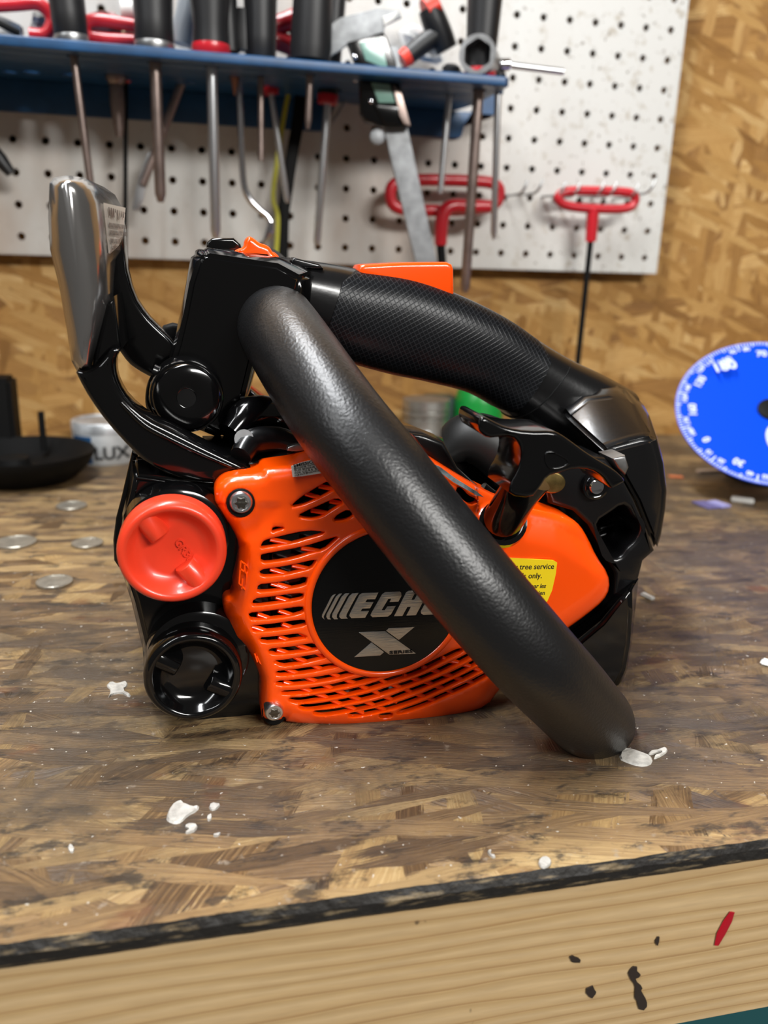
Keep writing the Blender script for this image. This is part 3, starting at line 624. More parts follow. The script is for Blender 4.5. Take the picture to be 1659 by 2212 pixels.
# clear slot cut in the shelf for the caliper
# ---- T handle hex driver black/orange
Y = -.05
t = thing('t_handle_driver', 'black T-handle driver with red-orange ends leaning in the rack right of the caliper', 'driver', tuple(P(930, 120, Y)))
tube('handle', [P(928, 18, Y), P(938, 45, Y), P(952, 75, Y), P(966, 108, Y)], [.0095, .0105, .010, .009], M['dark_handle'], t, 16, n=3)
tube('cross_bar', [P(878, 124, Y), P(910, 98, Y), P(940, 78, Y)], [.0070, .0078, .0085], M['dark_handle'], t, 16, n=3)
tube('end_cap', [P(919, 26, Y), P(944, 12, Y)], [.0098, .0098], M['redorange'], t, 16)
tube('end_cap', [P(868, 130, Y), P(882, 120, Y)], [.0066, .0076], M['redorange'], t, 16)
tube('shaft', [P(922, 20, Y), P(906, -20, Y)], .0015, M['galv'], t, 10)
# ---- chrome socket with its rod
a = PZ(1043, 120, RZ1+.0145)+V((0, .008, 0)); t = thing('box_spanner', 'chrome hex box spanner lying on the right end of the rack', 'spanner', (a.x, a.y, RZ1))
ax = V((0.45, 0.9, 0)).normalized(); s1 = V((-ax.y, ax.x, 0)); up = V((0, 0, 1)); a.z = RZ1+.0145
bm = bmesh.new(); n = 30; Rr = []
for d_ in (-.012, .022):
    oo = []; ii = []
    for k in range(n):
        an = 2*math.pi*k/n; hexr = .0100/math.cos(((an+math.pi/6) % (math.pi/3))-math.pi/6)
        oo.append(bm.verts.new(a+ax*d_+s1*(.0142*math.cos(an))+up*(.0142*math.sin(an)))); ii.append(bm.verts.new(a+ax*d_+s1*(hexr*math.cos(an))+up*(hexr*math.sin(an))))
    Rr.append((oo, ii))
for k in range(n):
    k2 = (k+1) % n
    bm.faces.new((Rr[0][0][k], Rr[0][0][k2], Rr[1][0][k2], Rr[1][0][k])); bm.faces.new((Rr[0][1][k2], Rr[0][1][k], Rr[1][1][k], Rr[1][1][k2]))
    for q in (0, 1): bm.faces.new((Rr[q][0][k], Rr[q][0][k2], Rr[q][1][k2], Rr[q][1][k]))
link('socket', bm_mesh(bm), M['galv'], t, 35)
tube('bar', [P(1072, 140, -.088), P(1085, 137, -.088), P(1110, 142, -.088), P(1216, 155, -.088)], .0028, M['steel'], t, 14)
lathe('knob', P(1078, 140, -.092), (1, 0, 0.1), [(0, .004), (.001, .005), (.008, .005), (.009, .004)], M['chrome'], t, 16)
# ---- red dipped clamps upper left
Y = -.075
t = thing('spring_clamp', 'large red dipped clamp loop with coiled spring at the upper left of the rack', 'clamp', tuple(P(60, 78, Y)), 'red dipped clamps on the rack')
tube('jaw', [P(u, v, Y) for u, v in ((-40, 14), (30, 10), (80, 8), (106, 28), (112, 50), (98, 74), (64, 74))], .0046, M['red'], t, 14, n=5)
sp_ = [P(-8+55*k/60, 50+22*k/60, Y+.0)+V((0, .0055*math.cos(k*1.05*2), .0055*math.sin(k*1.05*2))) for k in range(61)]
tube('spring', sp_, .0011, M['galv'], t, 6); tube('spring_core', [P(-14, 46, Y), P(46, 72, Y)], .0042, M['blackmatte'], t, 12)
t = thing('spring_clamp', 'smaller red dipped clamp lying flat between two screwdriver handles', 'clamp', tuple(P(240, 85, Y)), 'red dipped clamps on the rack')
tube('jaw', [P(u, v, Y) for u, v in ((320, 60), (270, 52), (220, 44), (192, 46), (182, 62), (192, 78), (220, 84), (290, 88))], [.0045]*8, M['red'], t, 14, n=5)
# ---- clutter on the shelf behind
tag(tube('glue_tube', [P(262, 26, -.06), P(325, 30, -.06)], .0085, M['white'], None, 20, loc=tuple(P(290, 30, -.06))), 'off-white tube lying on clutter behind the smaller red clamp', 'tube')
tag(flat('price_card', [(352, 30), (364, 60), (378, 96), (366, 98), (352, 78)], -.06, .002, mat('orange_card', (0.95, 0.25, 0.02), 0.5), None), 'thin orange card edge beside the large dark screwdriver', 'card')
tag(flat('price_card', [(264, 66), (306, 68), (308, 94), (262, 92)], -.055, .002, mat('orange_white_card', (0.85, 0.55, 0.35), 0.5, var=0.6, vscale=120), None), 'orange and white card behind the smaller red clamp', 'card')
def crumple(name, label, cat, pts_, Y, mat_, amp=.006, th=.012, loc=None):
    bm_ = bmesh.new(); g = random.Random(len(label)); q = [P(u, v, Y) for u, v in chaikin(pts_, 1)]; c = sum(q, V())/len(q); rings = []
    for k_, f_ in enumerate((1, .8, .55, .28)):
        rings.append([bm_.verts.new(c+(p-c)*f_+V((g.uniform(-amp, amp)*.3, -th*(1-f_)+g.uniform(-amp, amp)*(k_ > 0), g.uniform(-amp, amp)*.4))) for p in q])
    back_ = [bm_.verts.new(p+V((0, th*.5, 0))) for p in q]; n_ = len(q)
    for A, B in zip([back_]+rings, rings):
        for k in range(n_): bm_.faces.new((A[k], A[(k+1) % n_], B[(k+1) % n_], B[k]))
    bm_.faces.new(rings[-1]); bm_.faces.new(back_[::-1])
    o = link(name, bm_mesh(bm_), mat_, None, 25, tuple(c)); return tag(o, label, cat)
M['film'] = mat('clear_film', (0.80, 0.80, 0.78), 0.12, coat=1.0, bump=0.3, bscale=60)
crumple('plastic_bag', 'crumpled clear plastic bag with dark print behind the left red clamp', 'bag', [(60, 72), (64, 40), (90, 12), (128, 4), (132, 40), (124, 74)], -.045, mat('printed_film', (0.35, 0.35, 0.34), 0.2, coat=1, var=0.9, vscale=160))
crumple('plastic_bag', 'dark red packet heap behind the smaller red clamp', 'bag', [(170, 36), (200, 20), (240, 24), (262, 44), (300, 60), (300, 80), (190, 84)], -.035, mat('dark_red_film', (0.20, 0.05, 0.05), 0.3, var=0.7, vscale=120))
crumple('plastic_bag', 'clear glossy plastic bag hanging behind the caliper head', 'bag', [(858, 60), (905, 52), (932, 78), (960, 110), (958, 140), (900, 128), (868, 95)], -.020, M['film'], amp=.003, th=.006)
# grey hose shape hanging between the handles
tag(tube('hose', [P(392, 96, -.05), P(398, 60, -.05), P(410, 20, -.05), P(420, -40, -.05)], [.0085, .009, .010, .010], mat('grey_tube', (0.30, 0.33, 0.36), 0.35), None, 18, n=4, loc=tuple(P(392, 96, -.05))), 'pale grey tube standing behind the red-footed screwdriver handle', 'tube')
tag(tube('mirror_rod', [P(760, 198, -.012), P(720, 262, -.012)], .0012, M['galv'], None, 8, loc=tuple(P(760, 198, -.012))), 'thin grey rod slanting against the pegboard left of the caliper', 'rod')
tag(tube('black_hook', [P(-40, 300, -.03), P(0, 345, -.03), P(24, 375, -.03)], [.006, .006, .004], M['dark_handle'], None, 12, loc=tuple(P(0, 345, -.03))), 'dark tool end entering at the left edge over the pegboard', 'tool')
# ---- red T-handle key racks
def key_rack(label, pts_o, pts_i, Y):
    t_ = thing('key_holder', label, 'tool holder', tuple(P(pts_o[0][0], pts_o[0][1], Y)), 'red hex key holders')
    q = [P(u, v, Y) for u, v in chaikin(pts_o, 2)]
    return t_
def ring_tube(name, pts_, Y, r, mat_, par):
    q = [P(u, v, Y) for u, v in chaikin(pts_, 2)]; return link(name, bm_mesh(sweep_bm(q, r, 12, closed=True)), mat_, par, 50)
Y = -.028
t = thing('hex_key', 'red looped T-handle hex key hanging at the lower right of the pegboard', 'hex key', tuple(P(1290, 430, Y)), 'red T-handle hex keys')
ring_tube('handle_loop', [(1202, 430), (1215, 412), (1290, 412), (1350, 414), (1372, 420), (1372, 440), (1355, 452), (1290, 452), (1222, 446)], Y, .0042, M['red'], t)
tube('stem_sleeve', [P(1281, 450, Y), P(1279, 485, Y), P(1276, 522, Y)], [.0058, .0056, .0052], M['red'], t, 14)
tube('shaft', [P(1276, 520, Y), P(1262, 650, Y), P(1245, 812, Y)], .0030, M['blackmatte'], t, 6)
t = thing('hex_key', 'red looped T-handle hex key behind the caliper beam, leftmost of the red ones', 'hex key', tuple(P(960, 420, Y)), 'red T-handle hex keys')
ring_tube('handle_loop', [(840, 420), (850, 394), (900, 388), (1000, 390), (1070, 394), (1082, 415), (1070, 448), (1000, 455), (900, 455), (850, 450)], Y, .0052, M['red'], t)
t = thing('hex_key', 'red angled hex key handle with dark shaft between the caliper beam and the longest shaft', 'hex key', tuple(P(960, 470, Y-.01)), 'red T-handle hex keys')
tube('handle', [P(u, v, Y-.012) for u, v in ((1062, 446), (1010, 446), (975, 446), (958, 462), (953, 495), (952, 530))], [.0055, .0062, .0062, .0062, .0060, .0055], M['red'], t, 14, n=4)
tube('shaft', [P(952, 528, Y-.012), P(955, 572, Y-.012), P(957, 640, Y-.012)], .0042, M['blackmatte'], t, 6)
# ---- peg hooks in between
for i, (u, v) in enumerate(((1098, 400), (1130, 398), (1178, 402), (1208, 405), (1258, 403), (1284, 404), (1330, 406), (1364, 398))):
    Yh = 0.0; a = P(u-8, v+22, Yh); b = a+V((0.004, -.030, .000)); c = b+V((.005, -.003, .011))
    t_ = tag(tube('peg_hook', [a+V((0, .004, 0)), b, c], .0013, M['galv'], None, 8, n=4, loc=tuple(a)), ['small steel peg hook just right of the left red loop', 'second steel peg hook right of the left red loop', 'steel peg hook midway between the red loops', 'steel peg hook just left of the right red loop', 'steel peg hook over the left part of the right red loop', 'steel peg hook over the middle of the right red loop', 'steel peg hook over the right part of the right red loop', 'tall steel peg hook at the right end of the right red loop'][i], 'hook', 'steel peg hooks')
# extra open holes of the rack shelf seen from below, and one slot for the caliper body
for u, v, r in ((20, 157, .006), (66, 157, .007), (148, 162, .006), (178, 163, .006), (30, 176, .006), (60, 178, .006), (150, 186, .006), (410, 178, .006), (440, 178, .006), (340, 175, .006)):
    q = PZ(u, v, RZ0); RACK_HOLES.append((q.x, q.y, r))
ok = []
for h_ in RACK_HOLES:
    if all(math.hypot(h_[0]-g[0], h_[1]-g[1]) > h_[2]+g[2]+.001 for g in ok) and h_[1]-h_[2] > RF+.001 and h_[1]+h_[2] < -.002: ok.append(h_)
RACK_HOLES[:] = ok
build_rack()

# ================================================================ things on the bench behind the saw
def bz(u, v): return PZ(u, v, 0.0)
# coins
coinm = mat('coin_nickel', (0.42, 0.40, 0.345), 0.34, 0.7, bump=0.6, bscale=450, var=0.2, vscale=300)
for (u, v, wpx, lab) in ((155, 1092, 64, 'silver coin lying farthest back, between the bowl and the saw'), (189, 1173, 66, 'silver coin nearest the orange fuel cap'), (118, 1257, 76, 'silver coin nearest the bench front'), (35, 1171, 84, 'larger silver coin at the left edge of the bench')):
    c = bz(u, v+3); r = wpx/2/px(c)
    t = tag(link('coin', bm_mesh(lathe_bm(c, (0, 0, 1), [(0, r*.97), (.0003, r), (.0014, r), (.0017, r*.97), (.0017, r*.90), (.0014, r*.88), (.0014, r*.5), (.0016, r*.3), (.0016, 0)], 40)), coinm, None, 30, tuple(c)), lab, 'coin', 'silver coins on the bench')
# black round air filter lid
c = bz(78, 975); c = V((bz(78, 997).x, -0.105, 0)); bowl = thing('air_filter_housing', 'black round plastic housing with an upright peg on the bench at the left', 'housing', tuple(c))
rb = 0.052
lathe('dish', c, (0, 0, 1), [(0, rb*.72), (.002, rb*.78), (.012, rb*.98), (.020, rb*1.06), (.023, rb*1.06), (.021, rb*.98), (.012, rb*.8), (.008, rb*.5), (.010, rb*.2), (.012, 0)], M['blackmatte'], bowl, 48)
tube('peg', [c+V((.012, .030, .015)), c+V((.012, .030, .048))], .0026, M['blackmatte'], bowl, 12)
lathe('boss', c+V((-.006, -.004, .010)), (0, 0, 1), [(0, .014), (.008, .012), (.009, .006)], M['blackmatte'], bowl, 24)
tag(link('battery_case', bm_mesh(bevel_bm(box_bm((P(-14, 870, -.04).x, -.04, .036), .035, .03, .072), .003)), M['blackmatte'], None, 40, (P(-14, 870, -.04).x, -.04, 0)), 'dark case standing at the far left edge against the wall', 'case')
# tin
c = V((P(226, 940, -.045).x, -.045, 0)); rt = 66/px(c); tin = thing('flux_tin', 'round white and blue tin with black lettering beside the black housing', 'tin', tuple(c))
hh = 0.036
lathe('body', c, (0, 0, 1), [(0, rt*.97), (.001, rt), (hh*.75, rt), (hh*.76, rt*.98)], mat('tin_white', (0.55, 0.58, 0.60), 0.35, 0.3, var=0.15, vscale=60), tin, 40)
lathe('lid', c, (0, 0, 1), [(hh*.74, rt*1.01), (hh*.97, rt*1.01), (hh, rt*.98), (hh, rt*.88), (hh*.97, rt*.86), (hh*.97, 0)], mat('tin_lid', (0.48, 0.50, 0.52), 0.35, 0.5, var=0.4, vscale=80), tin, 40)
bm = bmesh.new(); vs = []
for k in range(7):
    an = math.radians(-150+k*7); vs.append((bm.verts.new(c+V((rt*1.006*math.cos(an), rt*1.006*math.sin(an), .002))), bm.verts.new(c+V((rt*1.006*math.cos(an), rt*1.006*math.sin(an), hh*.7)))))
for A, B in zip(vs, vs[1:]): bm.faces.new((A[0], B[0], B[1], A[1]))
o = link('blue_panel', bm_mesh(bm), M['blue'], tin, 0)
bm = text_bm('FLUX', .015, c+V((-.014, -rt*1.01, .006)), (1, 0, 0), (0, 0, 1), .0003, bold=.03)
for v_ in bm.verts:
    dx = v_.co.x-c.x; v_.co.y = c.y-math.sqrt(max(1e-8, (rt*1.012)**2-dx*dx))
link('lettering', bm_mesh(bm), M['ink'], tin, 0)
# piston
c = V((P(918, 930, -.06).x, -.06, 0)); pr = 50/px(c); pis = thing('engine_piston', 'bare metal engine piston standing behind the saw handle', 'piston', tuple(c))
ph = P(918, 862, -.06).z
bm = lathe_bm(c, (0, 0, 1), [(0, pr*.93), (0, pr*.96), (ph*.62, pr*.97), (ph*.70, pr*.97), (ph*.70, pr*.90), (ph*.74, pr*.90), (ph*.74, pr), (ph*.82, pr), (ph*.82, pr*.91), (ph*.86, pr*.91), (ph*.86, pr), (ph, pr*.99), (ph*1.01, pr*.9), (ph*1.01, 0)], 40)
link('crown', bm_mesh(bm), mat('piston_alloy', (0.42, 0.42, 0.40), 0.38, 0.9, var=0.3, vscale=70), pis, 30)
lathe('pin_bore', c+V((-.004, -pr*.99, ph*.36)), (0, 1, 0), [(-.0015, ph*.12), (-.0015, ph*.15), (.001, ph*.17), (.003, ph*.17)], M['steel'], pis, 24)
for sx in (-.62, .62): link('window', bm_mesh(bevel_bm(box_bm(c+V((sx*pr, -pr*.76, ph*.36)), pr*.34, pr*.10, ph*.40, rot=Matrix.Rotation(sx*.9, 3, 'Z')), .001)), M['blackmatte'], pis, 0)
tag(link('steel_block', bm_mesh(bevel_bm(box_bm((P(955, 900, -.035).x, -.030, .026), .032, .03, .052), .002)), mat('teal_grey', (0.06, 0.10, 0.09), 0.4, 0.3), None, 40, (P(955, 900, -.035).x, -.030, 0)), 'dark greenish block between the piston and the green bottle', 'block')
# green bottle
c = V((P(1030, 940, -.05).x, -.05, 0)); gr = 52/px(c); gb = thing('green_bottle', 'green plastic bottle standing behind the pull handle', 'bottle', tuple(c))
gz = P(1010, 838, -.05).z
lathe('body', c, (0, 0, 1), [(0, gr*.9), (.002, gr), (gz*.8, gr), (gz*.95, gr*.9), (gz*1.05, gr*.6), (gz*1.1, gr*.35), (gz*1.3, gr*.35), (gz*1.3, 0)], mat('green_plastic', (0.005, 0.24, 0.035), 0.35), gb, 40)
bm = text_bm('8', .014, c+V((-.008, -gr*1.0, gz*.40)), (1, 0, 0), (0, 0, 1), .0003, bold=.02)
for v_ in bm.verts:
    dx = v_.co.x-c.x; v_.co.y = c.y-math.sqrt(max(1e-8, (gr*1.01)**2-dx*dx))
link('label_mark', bm_mesh(bm), mat('pale_green', (0.5, 0.7, 0.5), 0.5), gb, 0)
# degree wheel
wc = D(1665, 886, 0.66); nrm = V((-0.30, -0.60, 0.74)).normalized()
Rw = 0.0725
wh = thing('degree_wheel', 'blue disc printed with white degree marks leaning at the right edge', 'degree wheel', tuple(wc))
lathe('disc', wc, nrm, [(-.001, 0), (-.001, Rw), (.0, Rw), (.0, 0)], mat('bright_blue', (0.0, 0.052, 0.58), 0.45, spec=0.12), wh, 96, 30)
wm = mat('wheel_white', (0.62, 0.68, 0.95), 0.4)
ux = V((1, 0, 0))-nrm*nrm.x; ux.normalize(); uy = nrm.cross(ux)
bm = bmesh.new()
for k in range(180):
    a_ = 2*math.pi*k/180; L_ = .0075 if k % 15 == 0 else .0042 if k % 5 == 0 else .0030; wd = .00045 if k % 5 else .0006
    d_ = ux*math.cos(a_)+uy*math.sin(a_); e_ = ux*-math.sin(a_)+uy*math.cos(a_); o_ = wc+nrm*.0003
    bm.faces.new([bm.verts.new(o_+d_*r_+e_*s_) for r_, s_ in ((Rw*.995, -wd), (Rw*.995, wd), (Rw*.995-L_, wd), (Rw*.995-L_, -wd))])
link('tick_marks', bm_mesh(bm, normals=False), wm, wh, 0)
bm = bmesh.new()
for k in range(36):
    a_ = 2*math.pi*k/36+math.radians(5); d_ = ux*math.cos(a_)+uy*math.sin(a_); e_ = ux*math.sin(a_)-uy*math.cos(a_)
    big = k % 3 == 1
    s_ = .0085 if big else .0055; rr = Rw*.82 if big else Rw*.905
    text_bm(str((k*10) % 190), s_, wc+d_*(rr-s_*.35)+nrm*.0005-e_*0, e_, d_, .0003, 'CENTER', bm, bold=.03)
text_bm('180', .013, wc+V((-.022, .0, .0))+uy*.043+nrm*.0005, ux, uy, .0003, 'CENTER', bm, bold=.03)
link('degree_numbers', bm_mesh(bm), wm, wh, 0)
sv = sweep_bm([wc+nrm*.0006+(ux*.011*math.cos(a_)+uy*.017*math.sin(a_))+uy*-.032+ux*-.003 for a_ in [2*math.pi*k/32 for k in range(32)]], .0012, 8, closed=True)
link('oval_logo', bm_mesh(sv), wm, wh, 0)
link('hub', bm_mesh(lathe_bm(wc, nrm, [(-.02, .010), (.002, .010), (.003, .007), (.003, 0)], 30)), M['blackmatte'], wh, 40)
cr = wc-nrm*.065; cr = V((cr.x, cr.y, 0))
cb = thing('engine_crankcase', 'dark metal crankcase under the blue disc on the bench', 'engine part', tuple(cr))
ax_ = nrm; link('case', bm_mesh(bevel_bm(box_bm((cr.x+.02, cr.y+.012, .010), .060, .04, .020), .006)), M['blackmatte'], cb, 40)
link('stem', bm_mesh(lathe_bm(wc-nrm*.046, nrm, [(0, .012), (.022, .010)], 24)), M['galv'], cb, 40)
q = bz(1648, 1046)
tag(lathe('lid', (q.x+.012, q.y+.012, 0), (0, 0, 1), [(0, .024), (.001, .026), (.007, .026), (.008, .024), (.008, 0)], mat('pale_blue_plastic', (0.30, 0.45, 0.70), 0.25), None, 36, loc=(q.x+.012, q.y+.012, 0)), 'pale blue round lid under the blue disc at the right edge', 'lid')
def chip(name, label, cat, u0, v0, u1, v1, wd, mat_, h=.004):
    a_ = bz(u0, v0); b_ = bz(u1, v1); c_ = (a_+b_)/2; L_ = (b_-a_).length; ang = math.atan2((b_-a_).y, (b_-a_).x)
    o_ = link(name, bm_mesh(bevel_bm(box_bm(c_+V((0, 0, h/2)), L_, wd, h, rot=Matrix.Rotation(ang, 3, 'Z')), .0008)), mat_, None, 40, tuple(c_)); return tag(o_, label, cat)
chip('chalk_stub', 'short white chalk stub on the bench below the blue disc', 'chalk', 1578, 1082, 1628, 1088, .005, M['white'])
chip('folded_paper', 'small purple paper scrap on the bench between the saw and the chalk', 'paper', 1508, 1084, 1545, 1100, .014, mat('purple_paper', (0.10, 0.09, 0.22), 0.6), .001)
chip('folded_paper', 'small lilac paper scrap overlapping the purple one', 'paper', 1535, 1086, 1570, 1098, .010, mat('lilac_paper', (0.28, 0.27, 0.50), 0.6), .0022)
chip('wood_sliver', 'pale wood sliver on the bench just left of the blue disc foot', 'sliver', 1506, 1022, 1576, 1020, .006, mat('pale_wood', (0.45, 0.33, 0.24), 0.6), .003)
chip('orange_scrap', 'faint orange scrap on the bench right of the saw', 'scrap', 1444, 1030, 1476, 1032, .008, mat('faded_orange', (0.55, 0.16, 0.06), 0.6), .001)
chip('plastic_chip', 'translucent grey chip on the bench right of the saw frame', 'chip', 1386, 1284, 1412, 1297, .004, mat('grey_chip', (0.5, 0.5, 0.48), 0.3), .0015)
chip('plastic_chip', 'white chip at the right edge of the bench', 'chip', 1643, 1432, 1672, 1440, .006, M['white'], .002)
# ================================================================ the chainsaw
base = PZ(800, 1500, 0.0); base = V((base.x, SY+0.05, 0))
saw = thing('chainsaw', 'orange and black top-handle chainsaw without bar, standing on the worn workbench', 'chainsaw', tuple(base))

def px_of(q):
    d = q-CAM; z = d.dot(FWD); return 829.5+FPX*d.dot(RIGHT)/z, 1106+FPX*d.dot(DOWN)/z

# ---- starter cover: shaped panel with real slots
Z5 = lambda pts: [(680+x*.1929, 1260+y*.1929) for x, y in pts]
ZA = lambda pts: [(520+x*.18083, 1020+y*.18083) for x, y in pts]
ZB = lambda pts: [(520+x*.14467, 1180+y*.14467) for x, y in pts]
ZC = lambda pts: [(540+x*.18083, 1340+y*.18083) for x, y in pts]
ZD = lambda pts: [(800+x*.18083, 1340+y*.18083) for x, y in pts]
OUT = [(462, 1058), (471, 1040), (489, 1028), (513, 1024), (562, 1021), (568, 1010), (592, 1007), (637, 1001), (652, 994), (672, 988), (720, 975), (780, 962), (850, 962),
       (921, 983), (982, 1022), (1033, 1052), (1082, 1076), (1141, 1094), (1204, 1108), (1236, 1120), (1254, 1136), (1270, 1163), (1288, 1202), (1314, 1240), (1317, 1272), (1303, 1298), (1267, 1328), (1225, 1358),
       (1150, 1410), (1079, 1489), (1053, 1525), (1006, 1543), (934, 1558), (825, 1566), (753, 1568), (717, 1566), (619, 1561), (615, 1548), (607, 1558), (573, 1557), (563, 1545), (562, 1500), (563, 1467), (556, 1445), (547, 1425), (538, 1408), (526, 1392),
       (504, 1387), (494, 1366), (485, 1327), (479, 1297), (486, 1285), (501, 1281), (504, 1245), (514, 1212), (516, 1173), (501, 1140), (480, 1113), (465, 1089)]
HO = [ZA([(375, 702), (393, 655), (500, 662), (510, 672), (385, 712)]),
      ZA([(245, 897), (255, 855), (290, 815), (470, 770), (790, 700), (1000, 715), (960, 745), (800, 790), (640, 838), (450, 872), (260, 902)]),
      ZA([(245, 995), (265, 985), (480, 945), (700, 905), (900, 850), (1040, 805), (1175, 768), (1100, 835), (995, 930), (860, 955), (640, 1028), (400, 1068), (248, 1078)]),
      ZA([(235, 1170), (400, 1148), (600, 1115), (700, 1090), (900, 1048), (885, 1080), (840, 1148), (700, 1180), (560, 1215), (300, 1245), (237, 1228)]),
      ZB([(252, 665), (268, 575), (400, 565), (560, 545), (780, 500), (990, 460), (985, 520), (960, 580), (760, 622), (500, 662), (300, 676)]),
      ZB([(167, 880), (205, 790), (350, 770), (500, 755), (720, 720), (930, 705), (932, 760), (890, 790), (500, 852), (300, 878)]),
      ZB([(128, 1000), (300, 985), (540, 955), (740, 925), (915, 905), (932, 930), (925, 990), (780, 1030), (600, 1060), (400, 1080), (170, 1095), (135, 1060)]),
      ZB([(167, 1192), (350, 1175), (540, 1155), (750, 1120), (945, 1100), (968, 1140), (965, 1180), (780, 1215), (600, 1242), (400, 1262), (205, 1275), (180, 1250)]),
      ZC([(110, 212), (250, 200), (370, 190), (480, 172), (590, 162), (690, 205), (550, 228), (400, 250), (155, 268)]),
      ZC([(215, 345), (400, 330), (560, 310), (680, 285), (760, 282), (800, 305), (822, 342), (660, 368), (500, 390), (250, 407)]),
      ZC([(280, 490), (420, 475), (560, 450), (720, 420), (880, 402), (925, 440), (780, 475), (640, 510), (520, 528), (385, 545)]),
      ZC([(312, 610), (450, 600), (600, 580), (800, 548), (1000, 512), (1078, 542), (900, 582), (700, 622), (500, 645), (320, 660)]),
      ZC([(312, 730), (500, 718), (700, 695), (850, 672), (1000, 645), (1200, 600), (1300, 608), (1250, 635), (1100, 680), (900, 722), (700, 752), (500, 768), (320, 772)]),
      ZC([(362, 848), (550, 838), (700, 815), (900, 785), (1100, 740), (1330, 682), (1470, 662), (1570, 660), (1440, 715), (1200, 778), (1000, 820), (800, 852), (600, 872), (400, 886)])]
def slot(center, hw):
    c = catmull([tuple(q) for q in center], 3); up = []; lo = []
    for i, q in enumerate(c):
        a = c[max(0, i-1)]; b_ = c[min(len(c)-1, i+1)]; dx, dy = b_[0]-a[0], b_[1]-a[1]; l = math.hypot(dx, dy); nx, ny = -dy/l, dx/l
        e = min(1.0, 0.35+min(i, len(c)-1-i)*0.4)
        up.append((q[0]+nx*hw*e, q[1]+ny*hw*e)); lo.append((q[0]-nx*hw*e, q[1]-ny*hw*e))
    return up+lo[::-1]
d2c = 1437.8
HO += [slot(ZC([(470, 945), (600, 955), (770, 930), (1010, 893), (1280, 838), (1510, 768), (315+d2c, 690), (575+d2c, 600), (770+d2c, 505), (985+d2c, 400), (1100+d2c, 350)]), 5.2),
       slot(ZC([(590, 1030), (720, 1036), (950, 1005), (1190, 958), (1450, 898), (240+d2c, 823), (470+d2c, 750), (710+d2c, 655), (935+d2c, 550), (1120+d2c, 455), (1250+d2c, 385)]), 5.2),
       slot(ZC([(760, 1100), (900, 1105), (1140, 1068), (1350, 1030), (170+d2c, 965), (380+d2c, 885), (600+d2c, 805), (850+d2c, 705), (1070+d2c, 605), (1220+d2c, 520), (1330+d2c, 455)]), 5.0),
       slot(ZC([(1180, 1135), (1300, 1120), (1500, 1080), (190+d2c, 1050), (345+d2c, 1005), (560+d2c, 930), (750+d2c, 850), (980+d2c, 745), (1200+d2c, 640), (1380+d2c, 545)]), 4.7),
       slot(ZD([(320, 1105), (500, 1050), (700, 975), (870, 898), (1110, 795), (1310, 690), (1420, 630)]), 4.2),
       ZD([(100, 1135), (150, 1118), (265, 1108), (262, 1140), (230, 1160), (130, 1168)]),
       ZA([(610, 412), (640, 370), (740, 290), (830, 235), (930, 175), (1050, 105), (1150, 190), (1100, 215), (980, 285), (850, 345), (720, 395)]),
       ZA([(680, 525), (800, 460), (900, 420), (1000, 372), (1150, 310), (1230, 365), (1150, 412), (1060, 470), (980, 525), (890, 550), (790, 548)]),
       ZA([(1112, 570), (1160, 510), (1290, 445), (1350, 515), (1290, 558), (1200, 578)]),
       [(990, 1052), (1000, 1058), (1012, 1072), (1024, 1076), (1030, 1084), (1016, 1090), (1000, 1078), (985, 1062)]]
DC = (823.0, 1303.0)
def resample(p, d):
    out = []
    for i in range(len(p)):
        a = p[i]; b_ = p[(i+1) % len(p)]; l = math.hypot(b_[0]-a[0], b_[1]-a[1]); n = max(1, int(round(l/d)))
        for k in range(n): out.append((a[0]+(b_[0]-a[0])*k/n, a[1]+(b_[1]-a[1])*k/n))
    return out
def segdist(Q, poly):
    a = np.array(poly); b_ = np.roll(a, -1, 0); ab = b_-a; l2 = (ab**2).sum(1)+1e-12; best = np.full(len(Q), 1e9)
    for i in range(len(a)):
        t_ = np.clip(((Q-a[i])@ab[i])/l2[i], 0, 1); dd = np.hypot(*(Q-(a[i]+t_[:, None]*ab[i])).T); best = np.minimum(best, dd)
    return best
def inside(Q, poly):
    a = np.array(poly); x, y = Q[:, 0], Q[:, 1]; c = np.zeros(len(Q), bool)
    for i in range(len(a)):
        x1, y1 = a[i-1]; x2, y2 = a[i]
        if y1 == y2: continue
        m_ = ((y1 > y) != (y2 > y)) & (x < (x2-x1)*(y-y1)/(y2-y1)+x1); c ^= m_
    return c
